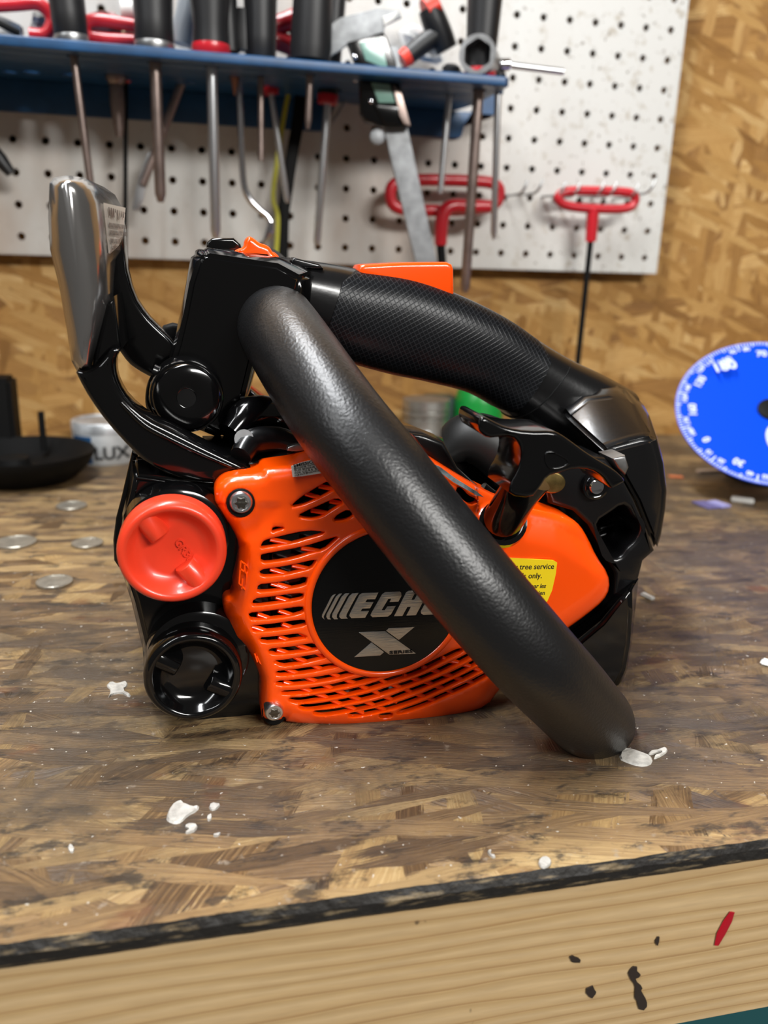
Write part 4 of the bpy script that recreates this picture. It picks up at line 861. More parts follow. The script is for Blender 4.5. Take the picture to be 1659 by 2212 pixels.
def relief(Q, dout, dh):
    """depth in metres behind the face plane"""
    r = np.hypot(Q[:, 0]-DC[0], Q[:, 1]-DC[1])
    t = 0.0045*np.clip((r-170)/430, 0, None)**1.5
    W_ = 34.0; k = np.clip(dout/W_, 0, 1); t += 0.0055*(1-np.sqrt(np.clip(1-(1-k)**2, 0, 1)))
    k = np.clip(dh/3.4, 0, 1); t += 0.00055*(1-k)**2
    # the side flange left of the vents falls away, with a shoulder
    cx = np.interp(Q[:, 1], [1020, 1140, 1180, 1230, 1290, 1330, 1400, 1440, 1470, 1520, 1560], [440, 500, 542, 549, 541, 528, 560, 575, 586, 588, 560])
    s_ = np.clip((cx-Q[:, 0])/26, 0, 1.6); t += 0.0040*s_*s_/(0.35+s_)
    # screw seat
    rs = np.hypot(Q[:, 0]-520, Q[:, 1]-1087); t += 0.0012*(1-np.clip((rs-26)/7, 0, 1))+0.0015*np.exp(-((rs-60)/22)**2)*(Q[:, 1] > 1087)
    # raised strip with the labels along the top edge
    # crease from the pull handle to the lower right
    lx = np.interp(Q[:, 0], [1040, 1110, 1200, 1320], [1130, 1165, 1190, 1260]); b = np.clip((lx-Q[:, 1])/55, 0, 1)*(Q[:, 0] > 1030); t += 0.0030*b**1.3
    rb_ = np.hypot((Q[:, 0]-1082)/1.25, Q[:, 1]-1128); t -= 0.0025*(1-np.clip((rb_-34)/14, 0, 1))
    return t
outl = resample(chaikin(OUT, 1), 5)
holes = [resample(inset(chaikin(h_, 1), -1.3), 5) for h_ in HO]
_rp = [(672, 1317), (673, 1288), (685, 1255), (705, 1219), (745.7, 1180), (793, 1157), (800, 1448.5), (831, 1448.5), (872, 1441), (917.5, 1421), (953.7, 1392), (972, 1370), (675.6, 1340), (690, 1381.6), (713.6, 1412), (757, 1439.5)]
_Q = np.array([(S(u, v, -.0005).x, S(u, v, -.0005).z) for u, v in _rp]); _s = np.linalg.lstsq(np.c_[2*_Q, np.ones(len(_Q))], (_Q**2).sum(1), rcond=None)[0]
bc = V((_s[0], SY, _s[1])); br = math.sqrt(_s[2]+_s[0]**2+_s[1]**2)
holes.append(resample([px_of(bc+V(((br+.0008)*math.cos(a_), 0, (br+.0008)*math.sin(a_)))) for a_ in [2*math.pi*k/90 for k in range(90)]], 5))
pts = []; edges = []
def addloop(p):
    s_ = len(pts); pts.extend(p); edges.extend([(s_+i, s_+(i+1) % len(p)) for i in range(len(p))])
addloop(outl)
for h_ in holes: addloop(h_)
nb = len(pts); allpoly = [outl]+holes
extra = []
for h_ in holes:
    extra += inset(h_, -1.6)+inset(h_, -3.4)
for d_ in (2, 5, 9, 14, 20, 27, 34): extra += inset(resample(outl, 6), d_)
gx, gy = np.meshgrid(np.arange(440, 1330, 8.0), np.arange(950, 1575, 8.0)); gx[::2] += 4
ex = np.array(extra+list(zip(gx.ravel(), gy.ravel())))
keep = inside(ex, outl)
for h_ in holes: keep &= ~inside(ex, h_)
ex = ex[keep]
dmin = np.full(len(ex), 1e9)
for p_ in allpoly: dmin = np.minimum(dmin, segdist(ex, p_))
ex = ex[dmin > 1.3]
cell = {}; kept = []
for q in ex:
    k = (int(q[0]//1.8), int(q[1]//1.8))
    if k in cell: continue
    cell[k] = 1; kept.append(tuple(q))
allp = pts+kept
res = geometry.delaunay_2d_cdt([V((x, y)) for x, y in allp], edges, [], 2, 1e-4)
vs2 = np.array([tuple(v_) for v_ in res[0]]); fs = res[2]
cen = np.array([vs2[list(f)].mean(0) for f in fs]); good = inside(cen, outl)
for h_ in holes: good &= ~inside(cen, h_)
dout = segdist(vs2, outl); dh = np.full(len(vs2), 1e9)
for h_ in holes: dh = np.minimum(dh, segdist(vs2, h_))
tt = relief(vs2, dout, dh)
bm = bmesh.new(); bv = [bm.verts.new(P(q[0], q[1], SY+t_)) for q, t_ in zip(vs2, tt)]
for f, g in zip(fs, good):
    if g:
        try: bm.faces.new([bv[i] for i in f])
        except ValueError: pass
isout = {bv[i]: dout[i] < 0.5 for i in range(len(bv))}
for v_ in [v_ for v_ in bm.verts if not v_.link_faces]: bm.verts.remove(v_)
be = [e for e in bm.edges if len(e.link_faces) == 1]
for e in be:
    a, b_ = e.verts; dd = .014 if (isout.get(a) and isout.get(b_)) else .0026
    key = lambda v_: v_
    for v_ in (a, b_):
        if v_ not in cache: cache[v_] = bm.verts.new(v_.co+V((0, dd, 0)))
    bm.faces.new((a, b_, cache[b_], cache[a]))
cover = link('starter_cover', bm_mesh(bm), M['orange'], saw, 50)

# inner diagonal lattice behind the slots
LT = [ZC([(400, 730), (540, 770), (660, 820), (760, 860), (870, 900), (960, 940), (1050, 985), (1130, 1010), (1350, 1100)]),
      ZC([(290, 500), (480, 600), (620, 650), (720, 700), (840, 745), (920, 785), (1200, 905), (1370, 965), (1520, 1030), (1640, 1075)]),
      ZC([(320, 345), (460, 390), (570, 455), (690, 500), (800, 560), (910, 600), (1010, 650), (1110, 690), (1180, 725), (1290, 760), (1350, 800), (1460, 830), (1540, 880), (1640, 920), (1750, 970)]),
      ZC([(340, 195), (480, 245), (600, 310), (730, 350), (880, 430)]), ZC([(1440, 650), (1540, 690), (1598, 735), (1698, 760), (1768, 790), (1848, 815), (1908, 850), (1998, 880), (2058, 900), (2128, 930), (2238, 960)]),
      ZC([(20, 70), (200, 130)]), ZC([(380, 40), (510, 95), (690, 190)]),
      ZD([(390, 650), (510, 690), (580, 710), (670, 735), (740, 760), (800, 790), (850, 800), (920, 830), (1040, 880)]),
      ZD([(620, 550), (720, 585), (800, 610), (870, 640), (930, 650), (1010, 680), (1080, 700), (1140, 715), (1260, 755)]),
      ZD([(850, 440), (940, 480), (1030, 495), (1090, 520), (1170, 540), (1310, 600)]),
      ZA([(930, 165), (1110, 200)]), ZA([(770, 255), (960, 310)]), ZA([(1060, 345), (1225, 375)]), ZA([(840, 455), (1050, 490)]), ZA([(350, 800), (600, 850)]), ZA([(720, 905), (960, 945)]), ZA([(610, 1110), (820, 1155)]), ZA([(350, 1155), (560, 1215)]),
      ZB([(450, 550), (740, 640)]), ZB([(520, 755), (770, 830)]), ZB([(250, 1010), (430, 1075)]), ZB([(560, 955), (780, 1030)]), ZB([(180, 1195), (400, 1270)]), ZB([(620, 1160), (790, 1220)]), ZB([(540, 560), (760, 625)])]
for i, l_ in enumerate(LT):
    a, b_ = l_[0], l_[-1]
    pp = [S(u, v, .0030) for u, v in l_]; link('lattice_rib', bm_mesh(sweep_bm(pp, [(.0009, .0012)]*len(pp), 8)), M['orange'], cover, 50)
# badge and ring
cc_ = S(DC[0], DC[1], 0.0)
lathe('badge_ring', bc+V((0, -.0012, 0)), (0, 1, 0), [(.0007, br), (.0001, br+.0005), (0, br+.0012), (.0003, br+.0020), (.0012, br+.0026), (.004, br+.0028), (.004, br-.0002), (.0007, br)], M['orange'], cover, 96, 50, caps=False)
badge = lathe('badge', bc+V((0, -.0004, 0)), (0, 1, 0), [(0, 0), (0, br-.0002), (.0004, br), (.003, br), (.003, 0)], M['badge'], cover, 96, 30)
BY = SY-.0004
def foil(pts_, par=badge, mt_=M['brushed'], holes_=(), name='badge_lettering'):
    c2 = lambda q: (P(q[0], q[1], BY).x, P(q[0], q[1], BY).z)
    return link(name, plate([c2(q) for q in Z5(pts_)], [[c2(q) for q in Z5(h_)] for h_ in holes_], .0003, .00003, lambda x, y, w_: V((x, BY-.00025+w_, y)), 1), mt_, par, 30)
for q in ([(235, 118), (205, 128), (180, 152), (80, 350), (80, 375), (108, 405), (98, 372), (108, 350), (205, 160)],
          [(303, 113), (270, 118), (235, 148), (130, 345), (128, 375), (145, 400), (180, 402), (165, 380), (170, 350), (268, 160)],
          [(385, 110), (335, 116), (300, 148), (195, 340), (193, 375), (215, 400), (260, 400), (245, 380), (247, 350), (355, 148)],
          [(490, 106), (420, 112), (385, 140), (275, 345), (273, 375), (295, 395), (370, 393), (352, 375), (355, 345), (460, 148)],
          [(712, 98), (530, 106), (497, 128), (392, 335), (385, 362), (410, 388), (562, 383), (607, 305), (512, 310), (532, 280), (618, 277), (657, 205), (563, 209), (585, 178), (675, 176)],
          [(948, 88), (790, 95), (752, 120), (632, 330), (622, 355), (645, 378), (815, 370), (852, 345), (905, 250), (812, 255), (782, 298), (747, 298), (822, 172), (855, 168), (835, 208), (935, 203), (970, 138), (966, 104)],
          [(1090, 78), (1045, 82), (1020, 102), (885, 366), (980, 363), (1035, 262), (1075, 260), (1022, 359), (1130, 355), (1262, 110), (1245, 95), (1160, 98), (1112, 180), (1080, 183), (1118, 112)]): foil(q)
foil([(1470, 82), (1335, 86), (1295, 108), (1185, 310), (1190, 335), (1215, 352), (1370, 345), (1405, 322), (1500, 150), (1500, 105)], holes_=[[(1390, 165), (1355, 167), (1285, 292), (1325, 290)]])
foil([(495, 550), (785, 532), (1130, 783), (1000, 789), (835, 797)], name='badge_emblem'); foil([(797, 528), (830, 499), (1117, 485), (940, 632)], name='badge_emblem'); foil([(442, 823), (633, 660), (775, 768), (730, 806)], name='badge_emblem')
p0 = P(*Z5([(836, 796)])[0], BY-.0004); p1 = P(*Z5([(1098, 784)])[0], BY-.0004)
bm = text_bm('SERIES', .0078, p0, p1-p0, V((0, 0, 1)), .0001, bold=.02, sx=1.0)
xs_ = [v_.co.x for v_ in bm.verts]; k = (p1.x-p0.x)/(max(xs_)-min(xs_)); mn = min(xs_); zk = (.0030)/(max(v_.co.z for v_ in bm.verts)-min(v_.co.z for v_ in bm.verts)) if bm.verts else 1
for v_ in bm.verts: v_.co.x = p0.x+(v_.co.x-mn)*k; v_.co.z = p0.z+.0001+(v_.co.z-p0.z)*zk*0.45
link('badge_text', bm_mesh(bm), M['ink'], badge, 0)
# dark fan housing behind the cover
prism('fan_housing', [(560, 1040), (700, 1010), (900, 1010), (1050, 1090), (1200, 1130), (1270, 1240), (1230, 1330), (1100, 1420), (1030, 1510), (800, 1540), (640, 1530), (600, 1440), (560, 1380), (545, 1180)], .016, .10, M['satin'], saw, .002)
o = prism('fan', [(610, 1100), (700, 1060), (800, 1080), (900, 1080), (1000, 1150), (1040, 1250), (1040, 1350), (1000, 1450), (900, 1510), (760, 1510), (640, 1470), (600, 1400), (580, 1300), (585, 1180)], .011, .018, M['black'], saw, .001)
# embossed marks on the left flange
def emb(pts_, t_, r=.00035): link('embossed_mark', bm_mesh(sweep_bm([S(u, v, t_) for u, v in pts_], r, 6)), M['orange'], cover, 50)
for l_ in ([(520, 1212), (534, 1222), (541, 1236), (541, 1276), (536, 1282), (532, 1276), (533, 1250)], [(520, 1212), (516, 1260), (530, 1274)], [(518, 1228), (532, 1238), (533, 1250)], [(528, 1218), (529, 1236)], [(524, 1250), (522, 1272)]): emb(l_, .0022)
for l_ in ([(552, 1396), (560, 1415), (556, 1418), (562, 1432), (572, 1440)], [(550, 1412), (556, 1430)], [(566, 1432), (578, 1450), (576, 1462)]): emb(l_, .0030)

# labels
def sticker(name, pts_, tf, mt_, th=.00025, par=None):
    q = [S(u, v, tf) for u, v in pts_]; bm_ = bmesh.new(); a_ = [bm_.verts.new(x_+V((0, -th, 0))) for x_ in q]; b2 = [bm_.verts.new(x_+V((0, .0004, 0))) for x_ in q]; n = len(q)
    bm_.faces.new(a_)
    for k in range(n): bm_.faces.new((a_[k], a_[(k+1) % n], b2[(k+1) % n], b2[k]))
    bmesh.ops.triangulate(bm_, faces=[f for f in bm_.faces if len(f.verts) > 4])
    return link(name, bm_mesh(bm_), mt_, par or cover, 0)
TL = float(relief(np.array([[1150.0, 1240.0]]), np.array([99.]), np.array([99.]))[0])-.0008
wl = sticker('warning_label', [(1040, 1200), (1100, 1205), (1195, 1210), (1203, 1215), (1200, 1240), (1192, 1275), (1181, 1300), (1120, 1300), (1050, 1296)], TL, M['yellow'])
tx = V((1, 0, 0)); 
def lab(s, u, v, hpx, t_, par, ang=0.0, align='LEFT', bold=0.0, mt_=M['ink'], sx=1.0, shear=0.0):
    o_ = S(u, v, t_)+V((0, -.00035, 0)); ux_ = V((math.cos(ang), 0, math.sin(ang))); uy_ = V((-math.sin(ang), 0, math.cos(ang)))
    link('label_text', bm_mesh(text_bm(s, hpx/px(o_), o_, ux_, uy_, .00006, align, None, shear, bold, sx)), mt_, par, 0)
lab('For use by tree service', 1196, 1228, 18, TL, wl, -.035, 'RIGHT', .006, sx=.92)
lab('professionals only.', 1170, 1248, 18, TL, wl, -.035, 'RIGHT', .006, sx=.92)
lab('Pour utilisation par les', 1178, 1269, 14, TL, wl, -.035, 'RIGHT', .012, sx=.92, shear=.15)
lab("professionnels de l'entretien", 1176, 1284, 14, TL, wl, -.035, 'RIGHT', .012, sx=.92, shear=.15)
TE = float(relief(np.array([[668.0, 1012.0]]), np.array([16.]), np.array([99.]))[0])-.0016
el = sticker('emissions_label', [(629, 1007), (655, 998), (700, 988), (760, 980), (764, 1012), (700, 1021), (655, 1028), (632, 1030)], TE, M['silverlabel'])
for i, (s, h_) in enumerate((('EMISSION CONTROL', 9.0), ('ENGINE FAMILY', 5.6), ('THIS ENGINE MEETS', 5.6), ('FOR S.O.R.E. ENGINES', 5.6), ('MAINTENANCE', 5.6))): lab(s, 634+i*.6, 1009+i*4.9+(0 if i == 0 else .3), h_, TE, el, .20, bold=.02 if i == 0 else 0, sx=1.4)
TT = .001
sticker('trim_label', [(930, 1000), (950, 1008), (985, 1034), (1030, 1062), (1045, 1074), (1030, 1070), (980, 1042), (945, 1016)], -.0002, mat('grey_label', (0.30, 0.36, 0.38), 0.4, var=0.5, vscale=500))
# pull cord boss
# screws
def torx(name, u, v, rpx, t0, par, h=.003, recess=True, mt_='steel'):
    c = S(u, v, t0); r = rpx/px(c); t_ = lathe(name, c, (0, 1, 0), [(0.0002, r*.62), (0, r*.66), (.0001, r*.86), (.0008, r*.98), (.002, r), (h, r)], M[mt_], par, 36)
    star = []
    for k in range(36):
        an = 2*math.pi*k/36; rr = r*(.50+.085*math.cos(6*an)); star.append((c.x+rr*math.cos(an), c.z+rr*math.sin(an)))
    link('drive_recess', plate(star, [], .0012, .00025, lambda x, y, w_: V((x, c.y-.0001+w_, y))), mat('recess_'+name, (0.16, 0.15, 0.13), .35, 1.0, bump=.4, bscale=500) if name+'_r' not in M else M[name+'_r'], t_, 40)
    return t_
prism('screw_well', [(520+31*math.cos(a_), 1087+31*math.sin(a_)) for a_ in [2*math.pi*k/30 for k in range(30)]], .0012, .006, M['blackmatte'], cover, .0003)
torx('cover_screw', 521, 1087, 25, -.0006, saw, h=.006)
prism('screw_well', [(592+26*math.cos(a_), 1541+26*math.sin(a_)) for a_ in [2*math.pi*k/30 for k in range(30)]], .0045, .012, M['blackmatte'], cover, .0003)
torx('cover_screw', 593, 1541, 20.5, -.0015, saw, h=.010)

# ---- tank body and caps
tank = loft('tank_body', [(.016, [(292, 1030), (470, 1045), (545, 1050), (600, 1070), (610, 1300), (606, 1520), (590, 1556), (500, 1568), (410, 1560), (352, 1515), (322, 1465), (318, 1400), (294, 1300), (270, 1230), (272, 1110), (284, 1065)]),
                          (.024, [(286, 985), (470, 1000), (545, 1020), (640, 1050), (640, 1300), (636, 1520), (600, 1558), (500, 1570), (400, 1566), (340, 1520), (312, 1470), (308, 1400), (284, 1300), (262, 1230), (264, 1110), (276, 1060)]),
                          (.105, [(300, 985), (470, 1000), (545, 1010), (640, 1040), (640, 1300), (636, 1500), (600, 1520), (500, 1530), (420, 1520), (360, 1490), (330, 1450), (322, 1390), (300, 1300), (282, 1230), (284, 1110), (292, 1060)])], M['black'], saw, .0015)
for l_ in ([(292, 1060), (340, 1066), (400, 1072), (440, 1082)], [(296, 1032), (350, 1040), (420, 1052)]):
    tube('tank_rib', [S(u, v, .017) for u, v in l_], .0009, M['black'], tank, 10, n=4)
prism('bar_guard', [(284, 978), (298, 984), (282, 1060), (272, 1120), (268, 1226), (256, 1227), (246, 1212), (244, 1168), (250, 1120), (262, 1075), (270, 1040)], .035, .060, M['black'], saw, .0012)
def cap(name, u, v, rpx, tf, mt_, ang, tb=.018, label=None, flipg=0.38):
    c = S(u, v, tf); r = rpx/px(c)
    o_ = lathe(name, c, (0, 1, 0), [(.0062, 0), (.0062, r*.50), (.0056, r*.60), (.0030, r*.74), (.0010, r*.80), (.0002, r*.84), (0, r*.89), (.0004, r*.94), (.0016, r*.985), (.0035, r), (.0100, r), (.0105, r*.96), (tb, r*.96)], M[mt_], saw, 72, 55)
    if label: o_['label'] = label
    for s_ in (1, -1):
        d_ = V((math.cos(ang), 0, math.sin(ang)))*s_; n_ = V((-d_.z, 0, d_.x)); bm_ = bmesh.new()
        prof = [(.97, .0026, .8), (.90, .0006, 1), (.80, .0006, 1), (flipg, .0006, 1.05), (flipg-.03, .0012, 1.05)]
        w0 = r*.20; rows = []
        for f_, dep, ws in prof:
            cp = c+d_*(r*f_)
            rows.append([bm_.verts.new(cp+n_*(x_*w0*ws)+V((0, y_, 0))) for x_, y_ in ((-1.0, .0075), (-.95, dep+.0022), (-.6, dep+.0004), (0, dep), (.6, dep+.0004), (.95, dep+.0022), (1.0, .0075))])
        for A, B in zip(rows, rows[1:]):
            for k in range(6): bm_.faces.new((A[k], A[k+1], B[k+1], B[k]))
        bm_.faces.new(rows[0]); bm_.faces.new(rows[-1])
        link('finger_grip', bm_mesh(bm_), M[mt_], o_, 45)
    return o_, c, r
fc, c1, r1 = cap('fuel_cap', 372, 1197, 117, -.0075, 'capred', math.radians(126), label='orange-red fuel cap')
c = c1+V((.000, .0058, .0015)); dv = V((.5, 0, -.86)).normalized()
link('embossed_text', bm_mesh(text_bm('GR36', .0040, c+V((.0005, 0, .001)), dv, V((.86, 0, .5)), .0006)), M['capred'], fc, 0)
oc, c2_, r2_ = cap('oil_cap', 418, 1466, 106, -.0045, 'black', math.radians(149), label='glossy black oil cap')
lathe('filler_neck', c1+V((.001, .0115, .001)), (0, 1, 0), [(0, r1*.90), (.001, r1*1.0), (.010, r1*1.04)], M['black'], saw, 60)
lathe('filler_neck', c2_+V((.002, .011, .002)), (0, 1, 0), [(0, r2_*.96), (.001, r2_*1.06), (.012, r2_*1.10)], M['black'], saw, 60)

# ---- engine shroud between tank and rear housing
prism('engine_shroud', [(440, 985), (520, 985), (560, 990), (640, 970), (700, 955), (880, 950), (925, 985), (985, 1022), (1035, 1052), (1075, 1080), (1080, 1300), (1000, 1400), (600, 1400), (500, 1300)], .020, .060, M['black'], saw, .004)
prism('engine_shroud', [(500, 905), (530, 890), (600, 905), (700, 925), (850, 925), (900, 940), (985, 975), (1040, 1000), (1150, 1060), (1200, 1120), (1200, 1300), (900, 1400), (500, 1300)], .062, .105, M['black'], saw, .004)
tube('fuel_line', [S(520, 985, .018), S(545, 955, .024), S(600, 950, .026), S(650, 966, .024)], [.004, .005, .005, .004], M['satin'], saw, 16, n=5)
tube('intake_duct', [S(500, 940, .035), S(540, 900, .04), S(590, 900, .045), S(660, 925, .045)], [.006, .0075, .0075, .006], M['black'], saw, 18, n=5)
tube('shroud_bolt', [S(527, 948, .02), S(530, 952, .03)], .0035, M['steel'], saw, 16)
prism('silver_plate', [(622, 966), (640, 960), (668, 962), (672, 972), (640, 976), (620, 974)], .018, .026, M['galv'], saw, .0005)
prism('clutch_cover', [(525, 818), (556, 846), (604, 880), (640, 893), (700, 905), (800, 915), (888, 932), (940, 945), (985, 962), (1000, 978), (1000, 1200), (560, 1200), (522, 980)], .112, .124, M['orange'], saw, .001)
prism('clutch_cover_trim', [(524, 826), (556, 854), (604, 888), (640, 901), (700, 913), (800, 925), (888, 940), (940, 953), (985, 972), (1010, 990), (1010, 1200), (560, 1200), (500, 980)], .100, .112, M['black'], saw, .001)
# plug boot and intake in front of the rear housing
prism('cooling_fin_block', [(885, 935), (920, 940), (960, 955), (990, 1010), (1040, 1056), (1000, 1045), (940, 1005), (915, 985)], .012, .030, M['satin'], saw, .002)
tube('plug_boot', [S(975, 960, .055), S(1010, 945, .052), S(1060, 960, .048), S(1110, 1010, .045), S(1135, 1060, .045)], [(.008, .012), (.0105, .012), (.0115, .012), (.011, .012), (.009, .010)], mat('dusty_rubber', (0.008, 0.0078, 0.0075), .5, bump=.25, bscale=60), saw, 20, n=5)
tube('intake_ring', [S(1150, 1000, .030), S(1150, 1000, .045)], .0115, M['satin'], saw, 28)
prism('brass_plug', [(1193+30*math.cos(a_), 1043+24*math.sin(a_)) for a_ in [2*math.pi*k/24 for k in range(24)]], .016, .024, mat('brass', (0.30, 0.22, 0.08), .4, 1.0, var=.4, vscale=200), saw, .0008)
tube('linkage_rod', [S(1042, 1052, .016), S(1062, 1068, .016), S(1084, 1080, .018)], .0022, M['black'], saw, 12, n=3)

# ---- rear frame and air filter housing
FR = [(1165, 1010), (1235, 985), (1310, 990), (1345, 1030), (1372, 1080), (1398, 1140), (1417, 1191), (1392, 1213), (1384, 1245), (1375, 1275), (1366, 1320), (1360, 1390), (1350, 1445), (1330, 1486), (1290, 1500), (1230, 1470), (1210, 1400),
      (1250, 1372), (1300, 1330), (1328, 1290), (1330, 1240), (1302, 1190), (1272, 1135), (1240, 1105), (1190, 1090)]
prism('rear_frame', FR, .019, .045, M['satin'], saw, .0022, holes=[[(1292, 1128), (1318, 1112), (1345, 1092), (1358, 1100), (1366, 1116), (1383, 1132), (1384, 1152), (1372, 1172), (1355, 1186), (1345, 1202), (1330, 1208), (1312, 1200), (1304, 1176), (1296, 1150)]])
loft('rear_base', [(.012, [(1180, 1420), (1240, 1395), (1300, 1345), (1335, 1300), (1362, 1270), (1364, 1320), (1360, 1390), (1350, 1448), (1330, 1488), (1280, 1510), (1200, 1530), (1120, 1535)]),
                   (.020, [(1150, 1400), (1230, 1370), (1290, 1325), (1330, 1280), (1380, 1240), (1372, 1320), (1364, 1390), (1354, 1448), (1334, 1492), (1280, 1520), (1200, 1535), (1120, 1540)]),
                   (.10, [(1150, 1400), (1230, 1340), (1290, 1285), (1320, 1240), (1345, 1210), (1345, 1300), (1340, 1370), (1330, 1420), (1310, 1450), (1260, 1480), (1190, 1490), (1120, 1490)])], M['black'], saw, .002)
prism('frame_core', [(1120, 1030), (1200, 1000), (1330, 1010), (1400, 1160), (1385, 1230), (1360, 1290), (1300, 1320), (1200, 1440), (1000, 1460), (1050, 1200)], .052, .10, M['black'], saw, .002)
for (y0, y1) in ((1142, 1120), (1158, 1134)): tube('pocket_rib', [S(1296, y0, .040), S(1360, y1, .040)], .0012, M['satin'], saw, 10)
hx = S(1289, 1053, .024); lathe('frame_screw_seat', S(1289, 1050, .0165), (0, 1, 0), [(.0005, .0042), (0, .0050), (.0002, .0058), (.006, .0062)], M['black'], saw, 32)
lathe('frame_screw', S(1291, 1053, .0148), (0, 1, 0), [(0, .0015), (0.0002, .0028), (.001, .0032), (.003, .0033)], M['chrome'], saw, 20)
loft('filter_housing', [(.028, [(1303, 975), (1330, 966), (1360, 958), (1388, 951), (1412, 945), (1428, 1000), (1435, 1060), (1432, 1100), (1424, 1150), (1414, 1180), (1402, 1150), (1376, 1085), (1345, 1030), (1318, 998)]),
                        (.032, [(1298, 966), (1330, 956), (1360, 947), (1388, 940), (1416, 936), (1433, 1000), (1440, 1060), (1437, 1100), (1428, 1155), (1417, 1191), (1400, 1145), (1372, 1080), (1345, 1026), (1310, 990)]),
                        (.050, [(1222, 898), (1270, 862), (1318, 856), (1366, 866), (1404, 900), (1430, 985), (1439, 1055), (1437, 1100), (1428, 1150), (1415, 1188), (1396, 1145), (1366, 1080), (1335, 1026), (1290, 985)]),
                        (.066, [(1205, 878), (1245, 852), (1290, 831), (1344, 834), (1388, 870), (1420, 950), (1434, 1040), (1434, 1090), (1424, 1145), (1408, 1180), (1380, 1145), (1350, 1080), (1320, 1020), (1270, 970)]),
                        (.100, [(1205, 880), (1240, 856), (1285, 832), (1340, 834), (1378, 860), (1408, 930), (1424, 1020), (1424, 1080), (1414, 1130), (1398, 1165), (1370, 1130), (1340, 1070), (1310, 1010), (1260, 960)]),
                        (.115, [(1225, 895), (1250, 875), (1285, 855), (1330, 856), (1360, 880), (1388, 940), (1400, 1020), (1400, 1070), (1392, 1110), (1380, 1135), (1350, 1100), (1320, 1050), (1300, 1000), (1260, 950)])], M['satin'], saw, .0022, smooth=60)
prism('housing_clip', [(1322, 990), (1352, 984), (1360, 1010), (1352, 1028), (1336, 1012)], .017, .030, M['galv'], saw, .0012)

# ---- top handle
hp = [(470, 600, .070, .0110, .016), (560, 615, .073, .0120, .017), (640, 640, .074, .0150, .0175), (700, 660, .074, .0172, .0175), (760, 680, .074, .0190, .018), (860, 702, .074, .0205, .018), (950, 728, .074, .0195, .018), (1040, 762, .075, .0180, .018),
      (1110, 805, .076, .0175, .018), (1170, 845, .077, .0185, .019), (1225, 885, .078, .0215, .021), (1290, 930, .080, .024, .024)]
q = catmull(hp, 7); path = [S(a[0], a[1], a[2]) for a in q]; rad = [(a[3], a[4]) for a in q]
handle = link('top_handle', bm_mesh(sweep_bm(path, rad, 36, exps=2.5)), M['satin'], saw, 60)
# checkered inlay wraps the camera-facing side
def side_strip(i0, i1, a0, a1, off, name, mt_, seg=14):
    bm_ = bmesh.new(); rows = []; n_ = len(path)
    for i in range(i0, i1+1):
        f_ = (i-i0)/(i1-i0); p = path[i]; tg = (path[min(i+1, n_-1)]-path[max(i-1, 0)]).normalized(); upv = V((0, 1, 0)); b_ = (upv-tg*upv.dot(tg)).normalized(); a_ = tg.cross(b_); r = rad[i]; row = []
        sh = 1.0 if 3 <= i-i0 <= (i1-i0)-3 else (0.55+0.15*min(i-i0, i1-i))
        for k in range(seg+1):
            mid = (a0+a1)/2; an = mid+(a0-mid+(a1-a0)*k/seg)*sh; c = math.cos(an); s_ = math.sin(an); e = 2/2.5
            row.append(bm_.verts.new(p+a_*((r[0]+off)*math.copysign(abs(c)**e, c))+b_*((r[1]+off)*math.copysign(abs(s_)**e, s_))))
        rows.append(row)
    for A, B in zip(rows, rows[1:]):
        for k in range(seg): bm_.faces.new((A[k], A[k+1], B[k+1], B[k]))
    r_ = bmesh.ops.extrude_face_region(bm_, geom=list(bm_.faces))
    return bm_
tstart = 3*7+1; tend = 8*7+2
bm_ = side_strip(tstart, tend, -math.pi*.97, -math.pi*.13, .00045, 'grip_inlay', None)
link('grip_inlay', bm_mesh(bm_), M['grip'], handle, 60)
# seam between handle halves
def ring_at(i, sc, tilt=0):
    p = path[i]; n_ = len(path); tg = (path[min(i+1, n_-1)]-path[i-1]).normalized(); b_ = (V((0, 1, 0))-tg*tg.y).normalized(); a_ = tg.cross(b_); r = rad[i]; out = []
    for k in range(40):
        an = 2*math.pi*k/40; c = math.cos(an); s_ = math.sin(an); e = 2/2.5
        out.append(p+a_*(r[0]*sc*math.copysign(abs(c)**e, c))+b_*(r[1]*sc*math.copysign(abs(s_)**e, s_))+tg*(.004*c))
    return out
link('handle_seam', bm_mesh(sweep_bm(ring_at(8*7+5, 1.002), .00028, 6, closed=True)), M['blackmatte'], handle, 50)
# front post
loft('handle_post', [(.046, [(430, 556), (445, 548), (600, 572), (650, 600), (640, 650), (590, 700), (550, 760), (528, 850), (510, 915), (480, 940), (400, 905), (362, 900), (352, 870), (366, 800), (384, 740), (398, 680), (412, 610)]),
                     (.052, [(418, 552), (440, 538), (604, 562), (670, 592), (665, 660), (600, 706), (560, 762), (536, 850), (516, 920), (480, 948), (395, 915), (352, 905), (342, 870), (358, 800), (376, 740), (390, 680), (404, 610)]),
                     (.060, [(414, 546), (438, 533), (606, 556), (680, 586), (672, 660), (600, 706), (562, 764), (538, 850), (518, 920), (480, 948), (395, 915), (350, 905), (340, 870), (356, 800), (374, 740), (388, 680), (402, 610)]),
                     (.092, [(430, 546), (452, 535), (606, 560), (676, 590), (660, 650), (600, 700), (562, 764), (538, 850), (518, 910), (480, 935), (400, 905), (366, 895), (358, 870), (372, 800), (390, 740), (404, 680), (418, 610)])], M['black'], saw, .0035, smooth=50, segs=4)
prism('post_tab', [(446, 545), (446, 524), (458, 514), (505, 514), (520, 528), (526, 548)], .078, .090, M['black'], saw, .0012)
mc = S(403, 860, .030)
